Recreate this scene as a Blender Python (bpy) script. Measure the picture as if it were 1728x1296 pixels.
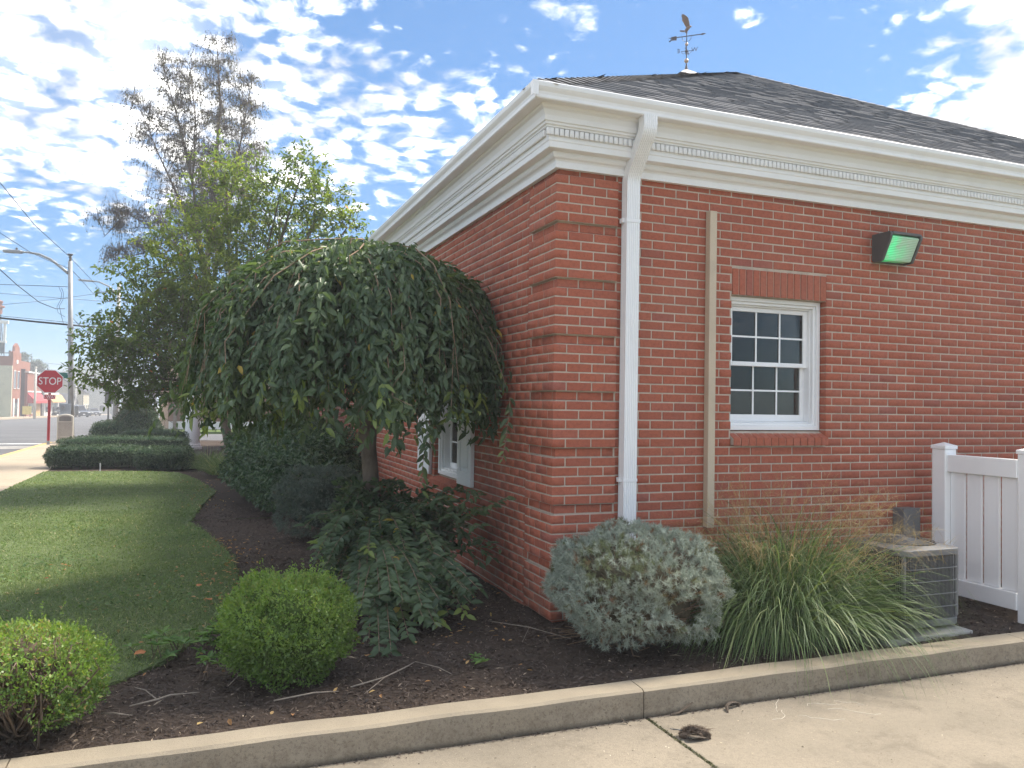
import bpy, bmesh, math, random
import numpy as np
from mathutils import Matrix, Vector, Euler
for o_ in list(bpy.data.objects): bpy.data.objects.remove(o_)
R = math.radians
random.seed(7); rng = np.random.default_rng(11)
SC = bpy.context.scene; COL = SC.collection

SKY_MUL = .126; SKY_STRENGTH = .1; EXPO = 4.35; SUN_E = .5; SUN_ANGLE = math.radians(14)
CLOUD_BLOBS = [(-.15, 1.70, .40, .04), (-.3, 2.25, .55, .10), (.42, 1.98, .3, .13), (.2, 2.4, .4, .11), (.62, 1.72, .16, .14), (1.44, .96, .22, .34), (1.66, 1.22, .18, .30), (.64, 1.36, .05, .44), (.94, 1.22, .045, .40),
               (.95, 1.36, .36, -.62), (1.28, 1.34, .2, -.32), (.44, 1.48, .13, -.42), (-.2, 3.6, .9, -.50), (.75, 2.6, .3, -.15)]
COV0 = -.02; CELL_SCALE = 16.0; FINE_SCALE = 30.0
CLOUD_A = (.50, .515, .54); CLOUD_B = (2.2, 2.14, 2.04)
HAZE = .0022
# ------------------------------------------------------------------ camera
CAM = np.array([-2.3295, -5.1853, 1.5505]); YAW, PIT, ROL, FPX = 0.370465, 0.02475, 0.016145, 1350.0
AX = np.array([math.sin(YAW)*math.cos(PIT), math.cos(YAW)*math.cos(PIT), math.sin(PIT)])
RT = np.array([math.cos(YAW), -math.sin(YAW), 0.0]); UP = np.cross(RT, AX)
RT2 = RT*math.cos(ROL)+UP*math.sin(ROL); UP2 = -RT*math.sin(ROL)+UP*math.cos(ROL)
cd = bpy.data.cameras.new('camera'); cam = bpy.data.objects.new('camera', cd); COL.objects.link(cam)
cd.sensor_width = 36; cd.lens = 36*FPX/1728; cd.clip_start = .05; cd.clip_end = 3000
m3 = Matrix((RT2.tolist(), UP2.tolist(), (-AX).tolist())).transposed()
cam.matrix_world = Matrix.Translation(CAM.tolist()) @ m3.to_4x4()
SC.camera = cam
def at(px, py, D):            # a point of the place, D metres deep along the view axis
    return CAM + D*(AX + RT2*(px-864)/FPX - UP2*(py-648)/FPX)

# ------------------------------------------------------------------ sky, sun, exposure
SUN_AZ, SUN_EL = R(74), R(51)          # azimuth from +Y towards +X
w = bpy.data.worlds.new('World'); SC.world = w; w.use_nodes = True
nt = w.node_tree; nt.nodes.clear()
class G:                                # tiny node-graph helper
    def __init__(s, nt): s.nt = nt
    def n(s, t, **k):
        nd = s.nt.nodes.new(t)
        for a, b in k.items(): setattr(nd, a, b)
        return nd
    def l(s, a, b): s.nt.links.new(a, b)
    def put(s, sock, v):
        if hasattr(v, 'is_output') or isinstance(v, bpy.types.NodeSocket): s.l(v, sock)
        else: sock.default_value = v
    def m(s, op, a, b=0.0, c=0.0, clamp=False):
        nd = s.n('ShaderNodeMath', operation=op, use_clamp=clamp)
        for i, v in enumerate((a, b, c)): s.put(nd.inputs[i], v)
        return nd.outputs[0]
    def ss(s, x, lo, hi):
        nd = s.n('ShaderNodeMapRange', interpolation_type='SMOOTHSTEP')
        s.put(nd.inputs[0], x); nd.inputs[1].default_value = lo; nd.inputs[2].default_value = hi
        return nd.outputs[0]
    def comb(s, x, y, z):
        nd = s.n('ShaderNodeCombineXYZ'); s.put(nd.inputs[0], x); s.put(nd.inputs[1], y); s.put(nd.inputs[2], z); return nd.outputs[0]
    def noise(s, vec, scale, detail=3, rough=.5, dist=0, dim='3D'):
        nd = s.n('ShaderNodeTexNoise', noise_dimensions=dim); s.l(vec, nd.inputs['Vector']); nd.inputs['Scale'].default_value = scale
        nd.inputs['Detail'].default_value = detail; nd.inputs['Roughness'].default_value = rough; nd.inputs['Distortion'].default_value = dist
        return nd.outputs[0]
    def mix(s, fac, a, b, bt='MIX'):
        nd = s.n('ShaderNodeMix', data_type='RGBA', blend_type=bt)
        s.put(nd.inputs[0], fac); s.put(nd.inputs[6], a if not isinstance(a, tuple) else (*a, 1)[:4]); s.put(nd.inputs[7], b if not isinstance(b, tuple) else (*b, 1)[:4])
        return nd.outputs[2]
g = G(nt)
tc = g.n('ShaderNodeTexCoord'); sep = g.n('ShaderNodeSeparateXYZ'); g.l(tc.outputs['Generated'], sep.inputs[0])
dx, dy, dz = sep.outputs
sky = g.n('ShaderNodeTexSky', sky_type='NISHITA', sun_disc=False, sun_elevation=SUN_EL, sun_rotation=SUN_AZ, air_density=1.0, dust_density=.25, ozone_density=2.0)
gm = g.n('ShaderNodeGamma'); g.l(sky.outputs[0], gm.inputs[0]); gm.inputs[1].default_value = .62
sk = g.mix(1.0, gm.outputs[0], (SKY_MUL*.52, SKY_MUL*.86, SKY_MUL*1.25), 'MULTIPLY')
hz = g.m('MAXIMUM', dz, 0.0)
den = g.m('ADD', hz, 0.16)
u = g.m('DIVIDE', dx, den); v = g.m('DIVIDE', dy, den)
uv = g.comb(u, v, 0.0)
big = g.noise(uv, .55, 3, .5, dim='2D')
warp = g.noise(uv, 6.2, 2, .5, dim='2D')
uvw = g.n('ShaderNodeVectorMath', operation='ADD'); g.l(uv, uvw.inputs[0])
wv = g.comb(g.m('MULTIPLY', g.m('SUBTRACT', warp, .5), .07), g.m('MULTIPLY', g.m('SUBTRACT', g.noise(uv, 7.9, 2, .5, dim='2D'), .5), .07), 0.0); g.l(wv, uvw.inputs[1])
vo = g.n('ShaderNodeTexVoronoi', feature='SMOOTH_F1', voronoi_dimensions='2D'); g.l(uvw.outputs[0], vo.inputs['Vector']); vo.inputs['Scale'].default_value = CELL_SCALE; vo.inputs['Smoothness'].default_value = .6
cell = g.m('SUBTRACT', 1.0, g.m('MULTIPLY', vo.outputs['Distance'], 1.5))
fine = g.noise(uvw.outputs[0], FINE_SCALE, 4, .62, dim='2D')
tex = g.m('ADD', g.m('MULTIPLY', cell, .50), g.m('MULTIPLY', fine, .76))
cov = g.m('MULTIPLY', g.m('SUBTRACT', big, .5), .8)
for (bu, bv, rr, am) in CLOUD_BLOBS:     # where the cloud fields lie on the cloud layer
    d2 = g.m('ADD', g.m('POWER', g.m('ABSOLUTE', g.m('SUBTRACT', u, bu)), 2.0), g.m('POWER', g.m('ABSOLUTE', g.m('SUBTRACT', v, bv)), 2.0))
    cov = g.m('ADD', cov, g.m('MULTIPLY', g.m('EXPONENT', g.m('MULTIPLY', d2, -1/(rr*rr))), am))
dens = g.ss(g.m('ADD', tex, g.m('SUBTRACT', cov, COV0)), .34, .98)
veil = g.m('MULTIPLY', g.ss(g.m('ADD', g.noise(uvw.outputs[0], 1.6, 3, .6, dim='2D'), g.m('MULTIPLY', cov, .7)), .42, .95), .55)
dens = g.m('MAXIMUM', g.m('POWER', dens, 1.15), g.m('MULTIPLY', veil, .6))
dens = g.m('MULTIPLY', dens, g.ss(hz, .04, .2))
core = g.ss(g.noise(uvw.outputs[0], 5.0, 2, .55, dim='2D'), .3, .75)
ccol = g.mix(core, CLOUD_A, CLOUD_B)
skc = g.mix(dens, sk, ccol)
bg = g.n('ShaderNodeBackground'); g.l(skc, bg.inputs[0]); bg.inputs[1].default_value = SKY_STRENGTH
wo = g.n('ShaderNodeOutputWorld'); g.l(bg.outputs[0], wo.inputs[0])
sd = bpy.data.lights.new('sun', 'SUN'); sun = bpy.data.objects.new('sun', sd); COL.objects.link(sun)
sd.energy = SUN_E; sd.angle = SUN_ANGLE; sd.color = (1, .92, .80)
sdir = Vector((math.sin(SUN_AZ)*math.cos(SUN_EL), math.cos(SUN_AZ)*math.cos(SUN_EL), math.sin(SUN_EL)))
sun.rotation_euler = sdir.to_track_quat('Z', 'Y').to_euler(); sun.location = (20, 15, 30)
vs = SC.view_settings; vs.view_transform = 'Standard'; vs.look = 'None'; vs.exposure = EXPO; vs.gamma = 1
vs.use_curve_mapping = False
SC.render.engine = 'CYCLES'
cy_ = SC.cycles; cy_.max_bounces = 6; cy_.diffuse_bounces = 4; cy_.glossy_bounces = 3; cy_.transmission_bounces = 4; cy_.transparent_max_bounces = 8; cy_.use_denoising = True; cy_.caustics_reflective = False; cy_.caustics_refractive = False
# ------------------------------------------------------------------ helpers
ORG = {}
def org(p): return ORG.get(p.name, np.zeros(3)) if p else np.zeros(3)
def tag(o, label=None, cat=None, group=None, kind=None):
    if label: o['label'] = label
    if cat: o['category'] = cat
    if group: o['group'] = group
    if kind: o['kind'] = kind
    return o
def thing(name, label, cat, loc=(0, 0, 0), group=None):
    o = bpy.data.objects.new(name, None); COL.objects.link(o); o.location = tuple(loc); o.empty_display_size = .1
    ORG[o.name] = np.array(loc, float); return tag(o, label, cat, group)
def link(name, me, mat, parent=None):
    o = bpy.data.objects.new(name, me); COL.objects.link(o)
    if mat and not me.materials: me.materials.append(mat)
    if parent: o.parent = parent; ORG[o.name] = org(parent)
    return o
class MB:
    def __init__(s): s.v = []; s.f = []
    def add(s, vs, fs):
        b = len(s.v); s.v += [tuple(map(float, p)) for p in vs]; s.f += [tuple(b+i for i in q) for q in fs]; return s
    def box(s, x0, x1, y0, y1, z0, z1):
        return s.add([(x, y, z) for z in (z0, z1) for x, y in ((x0, y0), (x1, y0), (x1, y1), (x0, y1))],
                     [(3, 2, 1, 0), (4, 5, 6, 7), (0, 1, 5, 4), (1, 2, 6, 5), (2, 3, 7, 6), (3, 0, 4, 7)])
    def obox(s, c, ax, ay, az, hx, hy, hz):     # oriented box
        c, ax, ay, az = (np.array(t, float) for t in (c, ax, ay, az))
        return s.add([c+i*hx*ax+j*hy*ay+k*hz*az for k in (-1, 1) for i, j in ((-1, -1), (1, -1), (1, 1), (-1, 1))],
                     [(3, 2, 1, 0), (4, 5, 6, 7), (0, 1, 5, 4), (1, 2, 6, 5), (2, 3, 7, 6), (3, 0, 4, 7)])
    def bar(s, a, b, w, h, up=(0, 0, 1)):
        a, b = np.array(a, float), np.array(b, float); d = b-a; L = np.linalg.norm(d); d /= L
        y = np.cross(up, d); y = y/np.linalg.norm(y) if np.linalg.norm(y) > 1e-6 else np.array([0, 1., 0]); z = np.cross(d, y)
        return s.obox((a+b)/2, d, y, z, L/2, w/2, h/2)
    def tube(s, pts, rad, n=8, cap=True):
        pts = [np.array(p, float) for p in pts]
        if np.isscalar(rad): rad = [rad]*len(pts)
        ref = np.array([.31, .17, .93]); rings = []
        for i, p in enumerate(pts):
            t = pts[min(i+1, len(pts)-1)]-pts[max(i-1, 0)]; t = t/(np.linalg.norm(t)+1e-9)
            if abs(t@ref) > .95: ref = np.array([.93, .3, .1])
            a = np.cross(t, ref); a /= np.linalg.norm(a); b = np.cross(t, a)
            rings.append([p+rad[i]*(math.cos(q)*a+math.sin(q)*b) for q in (2*math.pi*k/n for k in range(n))])
        vs = [q for r in rings for q in r]; fs = []
        for i in range(len(pts)-1):
            for k in range(n): fs.append((i*n+k, i*n+(k+1) % n, (i+1)*n+(k+1) % n, (i+1)*n+k))
        if cap: fs += [tuple(range(n))[::-1], tuple((len(pts)-1)*n+k for k in range(n))]
        return s.add(vs, fs)
    def lathe(s, prof, c=(0, 0, 0), n=24, axis='z'):
        vs = []; fs = []; k = len(prof)
        for j in range(n):
            a = 2*math.pi*j/n
            for r, z in prof:
                p = (r*math.cos(a), r*math.sin(a), z)
                if axis == 'y': p = (p[0], p[2], p[1])
                if axis == 'x': p = (p[2], p[0], p[1])
                vs.append((p[0]+c[0], p[1]+c[1], p[2]+c[2]))
        for j in range(n):
            for i in range(k-1): fs.append((j*k+i, ((j+1) % n)*k+i, ((j+1) % n)*k+i+1, j*k+i+1))
        return s.add(vs, fs)
    def prism(s, poly, o, e1, e2, e3, d0, d1):   # 2-D outline in (e1,e2), extruded along e3
        o, e1, e2, e3 = (np.array(t, float) for t in (o, e1, e2, e3)); n = len(poly)
        vs = [o+a*e1+b*e2+d*e3 for d in (d0, d1) for a, b in poly]
        return s.add(vs, [tuple(range(n))[::-1], tuple(range(n, 2*n))]+[(i, (i+1) % n, n+(i+1) % n, n+i) for i in range(n)])
    def build(s, name, mat, parent=None, smooth=False, bevel=0, label=None, seg=2):
        me = bpy.data.meshes.new(name); o3 = org(parent)
        me.from_pydata([(p[0]-o3[0], p[1]-o3[1], p[2]-o3[2]) for p in s.v], [], s.f)
        bm = bmesh.new(); bm.from_mesh(me); bmesh.ops.recalc_face_normals(bm, faces=bm.faces); bm.to_mesh(me); bm.free()
        if smooth: me.polygons.foreach_set('use_smooth', [True]*len(me.polygons))
        o = link(name, me, mat, parent)
        if bevel:
            b = o.modifiers.new('bevel', 'BEVEL'); b.width = bevel; b.segments = seg; b.limit_method = 'ANGLE'; b.angle_limit = R(40)
        if label: o['label'] = label
        return o
def npmesh(name, V, F, mat, parent=None, rnd=None, smooth=False):    # V (n,3), F (m,k) equal-sided faces
    V = np.asarray(V, np.float32)-org(parent).astype(np.float32); F = np.asarray(F, np.int32); m, k = F.shape
    me = bpy.data.meshes.new(name)
    me.vertices.add(len(V)); me.vertices.foreach_set('co', V.ravel())
    me.loops.add(m*k); me.loops.foreach_set('vertex_index', F.ravel())
    me.polygons.add(m); me.polygons.foreach_set('loop_start', np.arange(0, m*k, k, dtype=np.int32))
    me.polygons.foreach_set('loop_total', np.full(m, k, np.int32))
    if smooth: me.polygons.foreach_set('use_smooth', np.ones(m, bool))
    if rnd is not None:
        a = me.attributes.new('rnd', 'FLOAT', 'POINT'); a.data.foreach_set('value', np.asarray(rnd, np.float32))
    me.update(calc_edges=True); me.validate()
    return link(name, me, mat, parent)
def unit(a): return a/(np.linalg.norm(a, axis=-1, keepdims=True)+1e-9)
LEAF = (np.array([(0, 0, 0), (.28, .40, .10), (.66, .33, .06), (1, 0, -.10), (.66, -.33, .06), (.28, -.40, .10)], float), np.array([(0, 3, 2, 1), (0, 5, 4, 3)]))
RHOMB = (np.array([(0, 0, 0), (.45, .42, .07), (1, 0, -.05), (.45, -.42, .07)], float), np.array([(0, 3, 2, 1)]))
NEED = (np.array([(0, .5, 0), (0, -.5, 0), (1, 0, 0)], float), np.array([(0, 1, 2)]))
def frames(D, N):
    D = unit(D); S = unit(np.cross(N, D)); U = np.cross(D, S); return D, S, U
def leafmesh(P, D, N, L, W, tm=LEAF):
    D, S, U = frames(D, N); T, F = tm; n = len(P); L = np.broadcast_to(np.asarray(L, float), (n,))[:, None, None]; W = np.broadcast_to(np.asarray(W, float), (n,))[:, None, None]
    V = P[:, None]+T[None, :, 0:1]*L*D[:, None]+T[None, :, 1:2]*W*S[:, None]+T[None, :, 2:3]*L*U[:, None]
    Fs = (F[None]+(np.arange(n)*len(T))[:, None, None]).reshape(-1, F.shape[1])
    return V.reshape(-1, 3), Fs
def leaves(name, mat, parent, P, D, N, L, W, rnd, tm=LEAF):
    V, F = leafmesh(P, D, N, L, W, tm); return npmesh(name, V, F, mat, parent, np.repeat(rnd, len(tm[0])))
def rv(n): return unit(rng.normal(size=(n, 3)))
def strips(P, D0, L, W, droop, seg=5, side=None, tip=.05):
    # arching blades: start P, initial direction D0, length L, width W, droop = how fast gravity bends them
    n = len(P); pts = [P]; d = unit(D0.copy()); p = P.copy()
    for i in range(seg):
        d = unit(d+np.array([0, 0, -droop*(1.0/seg)*(i+1)/seg*2])); p = p+d*(L/seg)[:, None]; pts.append(p)
    pts = np.stack(pts, 1)
    S = unit(np.cross(D0, np.array([0, 0, 1.])+rv(n)*.6)) if side is None else side
    wid = np.array([1-(i/seg)**2*(1-tip) for i in range(seg+1)])*.5
    A = pts+S[:, None]*wid[None, :, None]*W[:, None, None]; B = pts-S[:, None]*wid[None, :, None]*W[:, None, None]
    V = np.stack([A, B], 2).reshape(-1, 3); k = 2*(seg+1)
    f = np.array([(2*i, 2*i+1, 2*i+3, 2*i+2) for i in range(seg)])
    return V, (f[None]+(np.arange(n)*k)[:, None, None]).reshape(-1, 4), k
def textmesh(txt, size, depth=0.0):
    c = bpy.data.curves.new('t', 'FONT'); c.body = txt; c.size = size; c.align_x = 'CENTER'; c.align_y = 'CENTER'; c.extrude = depth
    o = bpy.data.objects.new('t', c); COL.objects.link(o); dg = bpy.context.evaluated_depsgraph_get()
    me = bpy.data.meshes.new_from_object(o.evaluated_get(dg)); bpy.data.objects.remove(o); me.materials.clear(); return me
def inpoly(X, Y, poly):
    r = np.zeros(len(X), bool); n = len(poly)
    for i in range(n):
        (x1, y1), (x2, y2) = poly[i], poly[(i+1) % n]
        c = ((y1 > Y) != (y2 > Y)) & (X < (x2-x1)*(Y-y1)/((y2-y1) if y2 != y1 else 1e-9)+x1); r ^= c
    return r
# ------------------------------------------------------------------ materials
def material(name):
    m = bpy.data.materials.new(name); m.use_nodes = True; m.node_tree.nodes.clear(); g = G(m.node_tree)
    out = g.n('ShaderNodeOutputMaterial'); return m, g, out
def princ(g, col, rough, spec=.4, metal=0.0):
    p = g.n('ShaderNodeBsdfPrincipled'); g.put(p.inputs['Base Color'], col if not isinstance(col, tuple) else (*col, 1)); g.put(p.inputs['Roughness'], rough)
    p.inputs['Specular IOR Level'].default_value = spec; p.inputs['Metallic'].default_value = metal; return p
def pos(g, sc=(1, 1, 1)):
    ge = g.n('ShaderNodeNewGeometry'); mp = g.n('ShaderNodeMapping'); g.l(ge.outputs['Position'], mp.inputs[0]); mp.inputs['Scale'].default_value = sc; return mp.outputs[0]
def bump(g, p, h, strength, dist=.01):
    b = g.n('ShaderNodeBump'); g.l(h, b.inputs['Height']); b.inputs['Strength'].default_value = strength; b.inputs['Distance'].default_value = dist; g.l(b.outputs[0], p.inputs['Normal'])
def M(name, col, rough=.6, spec=.35, metal=0.0, var=.12, scale=6.0, col2=None, bmp=0.0, bscale=60.0, fac=(.42, .68), sc=(1, 1, 1), emit=None, bdist=.01, detail=4):
    # plain surface with soft mottling and fine relief
    m, g, out = material(name); v = pos(g, sc); nz = g.noise(v, scale, detail, .6)
    c2 = col2 if col2 else tuple(c*(1-2*var) for c in col)
    c = g.mix(g.ss(nz, *fac), col, c2)
    if var: c = g.mix(g.m('MULTIPLY', g.noise(v, scale*9, 3, .6), .6), c, tuple(min(1, x*(1-var)) for x in col))
    p = princ(g, c, rough, spec, metal)
    if bmp: bump(g, p, g.noise(v, bscale, 4, .6), bmp, bdist)
    if emit: p.inputs['Emission Color'].default_value = (*emit[0], 1); p.inputs['Emission Strength'].default_value = emit[1]
    g.l(p.outputs[0], out.inputs[0]); return m
def ramp(g, f, stops):
    r = g.n('ShaderNodeValToRGB'); g.put(r.inputs[0], f); e = r.color_ramp.elements
    while len(e) < len(stops): e.new(.5)
    for q, (p, c) in zip(e, stops): q.position = p; q.color = (*c, 1)
    return r.outputs[0]
def leafmat(name, stops, rough=.45, trans=.35, spec=.35, tmul=(1.25, 1.3, .6)):
    m, g, out = material(name); a = g.n('ShaderNodeAttribute', attribute_name='rnd'); c = ramp(g, a.outputs['Fac'], stops)
    nz = g.noise(pos(g), 1.7, 2); c = g.mix(1.0, c, ramp(g, nz, [(.3, (.82, .84, .8)), (.7, (1.12, 1.1, 1.05))]), 'MULTIPLY')
    p = princ(g, c, rough, spec); t = g.n('ShaderNodeBsdfTranslucent'); g.l(g.mix(1.0, c, tmul, 'MULTIPLY'), t.inputs[0])
    x = g.n('ShaderNodeMixShader'); x.inputs[0].default_value = trans; g.l(p.outputs[0], x.inputs[1]); g.l(t.outputs[0], x.inputs[2]); g.l(x.outputs[0], out.inputs[0]); return m
# ------------------------------------------------------------------ materials used on the building
def brickmat():
    m, g, out = material('brick_red'); a = g.n('ShaderNodeAttribute', attribute_name='rnd'); oi = g.n('ShaderNodeObjectInfo')
    f = g.m('FRACT', g.m('ADD', a.outputs['Fac'], oi.outputs['Random']))
    c = ramp(g, f, [(0, (.32, .100, .068)), (.05, (.37, .110, .066)), (.3, (.40, .117, .067)), (.6, (.42, .124, .071)), (.85, (.435, .134, .080)), (.96, (.415, .13, .082)), (1, (.33, .11, .082))])
    v = pos(g, (1, 1, 1)); c = g.mix(g.m('MULTIPLY', g.ss(g.noise(v, 38, 4, .65), .4, .75), .5), c, (.20, .055, .038))
    c = g.mix(g.m('MULTIPLY', g.ss(g.noise(v, 190, 2, .5), .68, .76), .45), c, (.55, .36, .27))
    c = g.mix(g.m('MULTIPLY', g.ss(g.noise(v, 1.1, 4, .6), .45, .8), .25), c, (.40, .22, .16))
    spz = g.n('ShaderNodeSeparateXYZ'); g.l(v, spz.inputs[0]); c = g.mix(g.m('MULTIPLY', g.m('MULTIPLY', g.ss(spz.outputs[2], .55, .0), g.ss(g.noise(v, 4, 4, .6), .35, .7)), .45), c, (.22, .15, .11))
    c = g.mix(g.m('MULTIPLY', g.ss(g.noise(v, .45, 3, .5), .4, .7), .3), c, (.30, .095, .062))
    p = princ(g, c, .82, .25); vs_ = pos(g, (34, 34, 150))
    h = g.m('ADD', g.noise(vs_, 1.0, 4, .6, .8), g.m('MULTIPLY', g.noise(v, 260, 2), .4)); bump(g, p, h, .75, .006)
    g.l(p.outputs[0], out.inputs[0]); return m
BRICK = brickmat()
MORTAR = M('mortar', (.53, .445, .36), .9, .2, var=.14, scale=9, bmp=.5, bscale=220, bdist=.004)
def farbrick():
    m, g, out = material('brick_far'); ge = g.n('ShaderNodeNewGeometry'); sp = g.n('ShaderNodeSeparateXYZ'); g.l(ge.outputs['Position'], sp.inputs[0])
    b = g.n('ShaderNodeTexBrick'); g.l(g.comb(g.m('ADD', sp.outputs[0], sp.outputs[1]), sp.outputs[2], 0.0), b.inputs['Vector']); b.inputs['Scale'].default_value = 1; b.inputs['Brick Width'].default_value = .2032; b.inputs['Row Height'].default_value = .0677; b.inputs['Mortar Size'].default_value = .005
    b.inputs['Color1'].default_value = (.33, .085, .05, 1); b.inputs['Color2'].default_value = (.24, .065, .045, 1); b.inputs['Mortar'].default_value = (.40, .33, .26, 1)
    p = princ(g, b.outputs[0], .85, .25); g.l(p.outputs[0], out.inputs[0]); return m
FARBRICK = farbrick()
WHITE = M('white_trim', (.82, .82, .815), .42, .4, var=.05, scale=2.5, col2=(.74, .735, .72), fac=(.45, .8))
VINYL = M('white_vinyl', (.87, .87, .865), .35, .45, var=.03, scale=2.0)
ALU = M('white_aluminium', (.83, .83, .83), .38, .45, var=.04, scale=3.0, col2=(.68, .68, .67), fac=(.5, .85))
TANM = M('tan_metal', (.54, .44, .32), .5, .4, var=.06, scale=5)
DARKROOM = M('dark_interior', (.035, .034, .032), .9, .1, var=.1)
def glassmat():
    m, g, out = material('window_glass'); t = g.n('ShaderNodeBsdfTransparent'); t.inputs[0].default_value = (.6, .6, .59, 1)
    gl = g.n('ShaderNodeBsdfGlossy'); gl.inputs['Roughness'].default_value = .02; gl.inputs[0].default_value = (.80, .74, .68, 1)
    fr = g.n('ShaderNodeFresnel'); fr.inputs[0].default_value = 1.52
    x = g.n('ShaderNodeMixShader'); g.l(g.m('MULTIPLY', fr.outputs[0], .95, clamp=True), x.inputs[0]); g.l(t.outputs[0], x.inputs[1]); g.l(gl.outputs[0], x.inputs[2]); g.l(x.outputs[0], out.inputs[0]); return m
GLASS = glassmat()
def shinglemat():
    m, g, out = material('asphalt_shingle'); a = g.n('ShaderNodeAttribute', attribute_name='rnd')
    c = ramp(g, a.outputs['Fac'], [(0, (.105, .107, .118)), (.5, (.125, .127, .138)), (1, (.15, .152, .162))])
    v = pos(g); c = g.mix(g.m('MULTIPLY', g.ss(g.noise(v, 300, 2), .5, .7), .5), c, (.19, .19, .2)); p = princ(g, c, .9, .25)
    bump(g, p, g.noise(v, 300, 2), .6, .004); g.l(p.outputs[0], out.inputs[0]); return m
SHINGLE = shinglemat()

# ------------------------------------------------------------------ the brick building
BW, BL = 12.3, 24.0
CH, Z0, BLn, JT = .0677, 2.8657, .2032, .0106
bld = thing('brick_building', 'single storey red brick building with white dentil cornice and grey hipped roof', 'building', (0, 0, 0))
# wall cores (mortar shows in the joints)
SOP = (1.535, 2.475, 1.25, 2.65); WOP = (2.22, 3.16, .68, 2.16)   # south / west openings incl. sill and lintel
mb = MB(); y0, y1 = .0325, .30
mb.box(.50, SOP[0]-.004, y0, y1, -.4, 3.4).box(.0385, .50, .0385, .30, -.4, 3.4).box(SOP[1]+.004, BW, y0, y1, -.4, 3.4).box(SOP[0]-.004, SOP[1]+.004, y0, y1, -.4, SOP[2]).box(SOP[0]-.004, SOP[1]+.004, y0, y1, SOP[3], 3.4)
wall_s = mb.build('south_wall', MORTAR, bld)
mb = MB()
mb.box(.0325, .30, .50, WOP[0]-.004, -.4, 3.4).box(.0385, .30, .30, .50, -.4, 3.4).box(.0325, .30, WOP[1]+.004, 9.0, -.4, 3.4).box(.0325, .30, WOP[0]-.004, WOP[1]+.004, -.4, WOP[2]).box(.0325, .30, WOP[0]-.004, WOP[1]+.004, WOP[3], 3.4)
wall_w = mb.build('west_wall', MORTAR, bld)
mb = MB(); mb.box(.028, .30, 9.0, BL, -.4, 3.4).box(.30, BW, BL-.3, BL, -.4, 3.4).box(BW-.3, BW, .30, BL-.3, -.4, 3.4); mb.build('rear_wall', FARBRICK, bld)
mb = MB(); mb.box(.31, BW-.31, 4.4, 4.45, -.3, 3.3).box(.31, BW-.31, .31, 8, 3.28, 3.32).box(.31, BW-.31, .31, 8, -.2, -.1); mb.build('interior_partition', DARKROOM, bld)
qd = MB()
for m_ in range(-8, 2):
    za, zb = Z0+6*m_*CH+.003, min(Z0+(6*m_+5)*CH-.004, 3.3)
    if zb > za: qd.box(.0045, .5035, .0045, .5035, max(za, -.2), zb)
quoin = qd.build('corner_quoin', MORTAR, bld)
bricks = []     # x0,x1,y0,y1,z0,z1, parent key
def run(a, b, first, step=BLn):
    p = a; L = first
    while p < b-.02:
        e = min(p+L, b); yield p, e; p = e; L = step
def cut(a, b, z0, z1, op):
    if op and z1 > op[2]+.02 and z0 < op[3]-.02 and b > op[0] and a < op[1]:
        r = []
        if op[0]-a > .025: r.append((a, op[0]))
        if b-op[1] > .025: r.append((op[1], b))
        return r
    return [(a, b)]
for k in range(-43, 6):
    z0 = Z0+k*CH+JT/2; z1 = z0+CH-JT
    odd = k % 2 != 0; rec = (k+1) % 6 == 0
    for a, b in run(.508, 5.9, BLn if odd else BLn/2):
        for a2, b2 in cut(a, b, z0, z1, SOP): bricks.append((a2+(0 if a2 == SOP[1] else JT/2), b2-(0 if b2 == SOP[0] else JT/2), .028, .125, z0, z1, 's'))
    for a, b in run(.508, 9.0, BLn if not odd else BLn/2):
        for a2, b2 in cut(a, b, z0, z1, WOP): bricks.append((.028, .125, a2+(0 if a2 == WOP[1] else JT/2), b2-(0 if b2 == WOP[0] else JT/2), z0, z1, 'w'))
    o_ = .034 if rec else 0.0; cx, cy = (BLn/2-JT/2, BLn-JT/2) if not odd else (BLn-JT/2, BLn/2-JT/2)
    kq = 'w' if rec else 'q'
    bricks.append((o_, cx, o_, cy, z0, z1, 'q'))
    for a, b in run(cx-JT/2+JT, .508, BLn): bricks.append((a+JT/2, b-JT/2, o_, .13, z0, z1, 'q'))
    for a, b in run(cy-JT/2+JT, .508, BLn): bricks.append((o_, .13, a+JT/2, b-JT/2, z0, z1, 'q'))
B0 = np.array([b[:6] for b in bricks]); BK = np.array([b[6] for b in bricks])
jit = rng.normal(0, .0011, len(B0)).clip(-.0025, .0025)
B0[BK == 's', 2] += jit[BK == 's']; B0[BK == 'w', 0] += jit[BK == 'w']
# chamfered block template
CT = [(s, a) for s in [(i, j, k) for i in (-1, 1) for j in (-1, 1) for k in (-1, 1)] for a in range(3)]
CS = np.array([c[0] for c in CT], float); CE = np.array([[1 if i == c[1] else 0 for i in range(3)] for c in CT], float)
_bm = bmesh.new(); [_bm.verts.new(s*(1-.2*(1-e))) for s, e in zip(CS, CE)]; bmesh.ops.convex_hull(_bm, input=_bm.verts); bmesh.ops.triangulate(_bm, faces=_bm.faces); _bm.verts.index_update()
CF = np.array([[v.index for v in f.verts] for f in _bm.faces]); _bm.free()
def blocks(B, ch=.003):
    c = (B[:, 0::2]+B[:, 1::2])/2; h = (B[:, 1::2]-B[:, 0::2])/2
    V = c[:, None]+CS[None]*(h[:, None]-ch*(1-CE[None])); F = CF[None]+(np.arange(len(B))*24)[:, None, None]
    return V.reshape(-1, 3), F.reshape(-1, 3)
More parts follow.
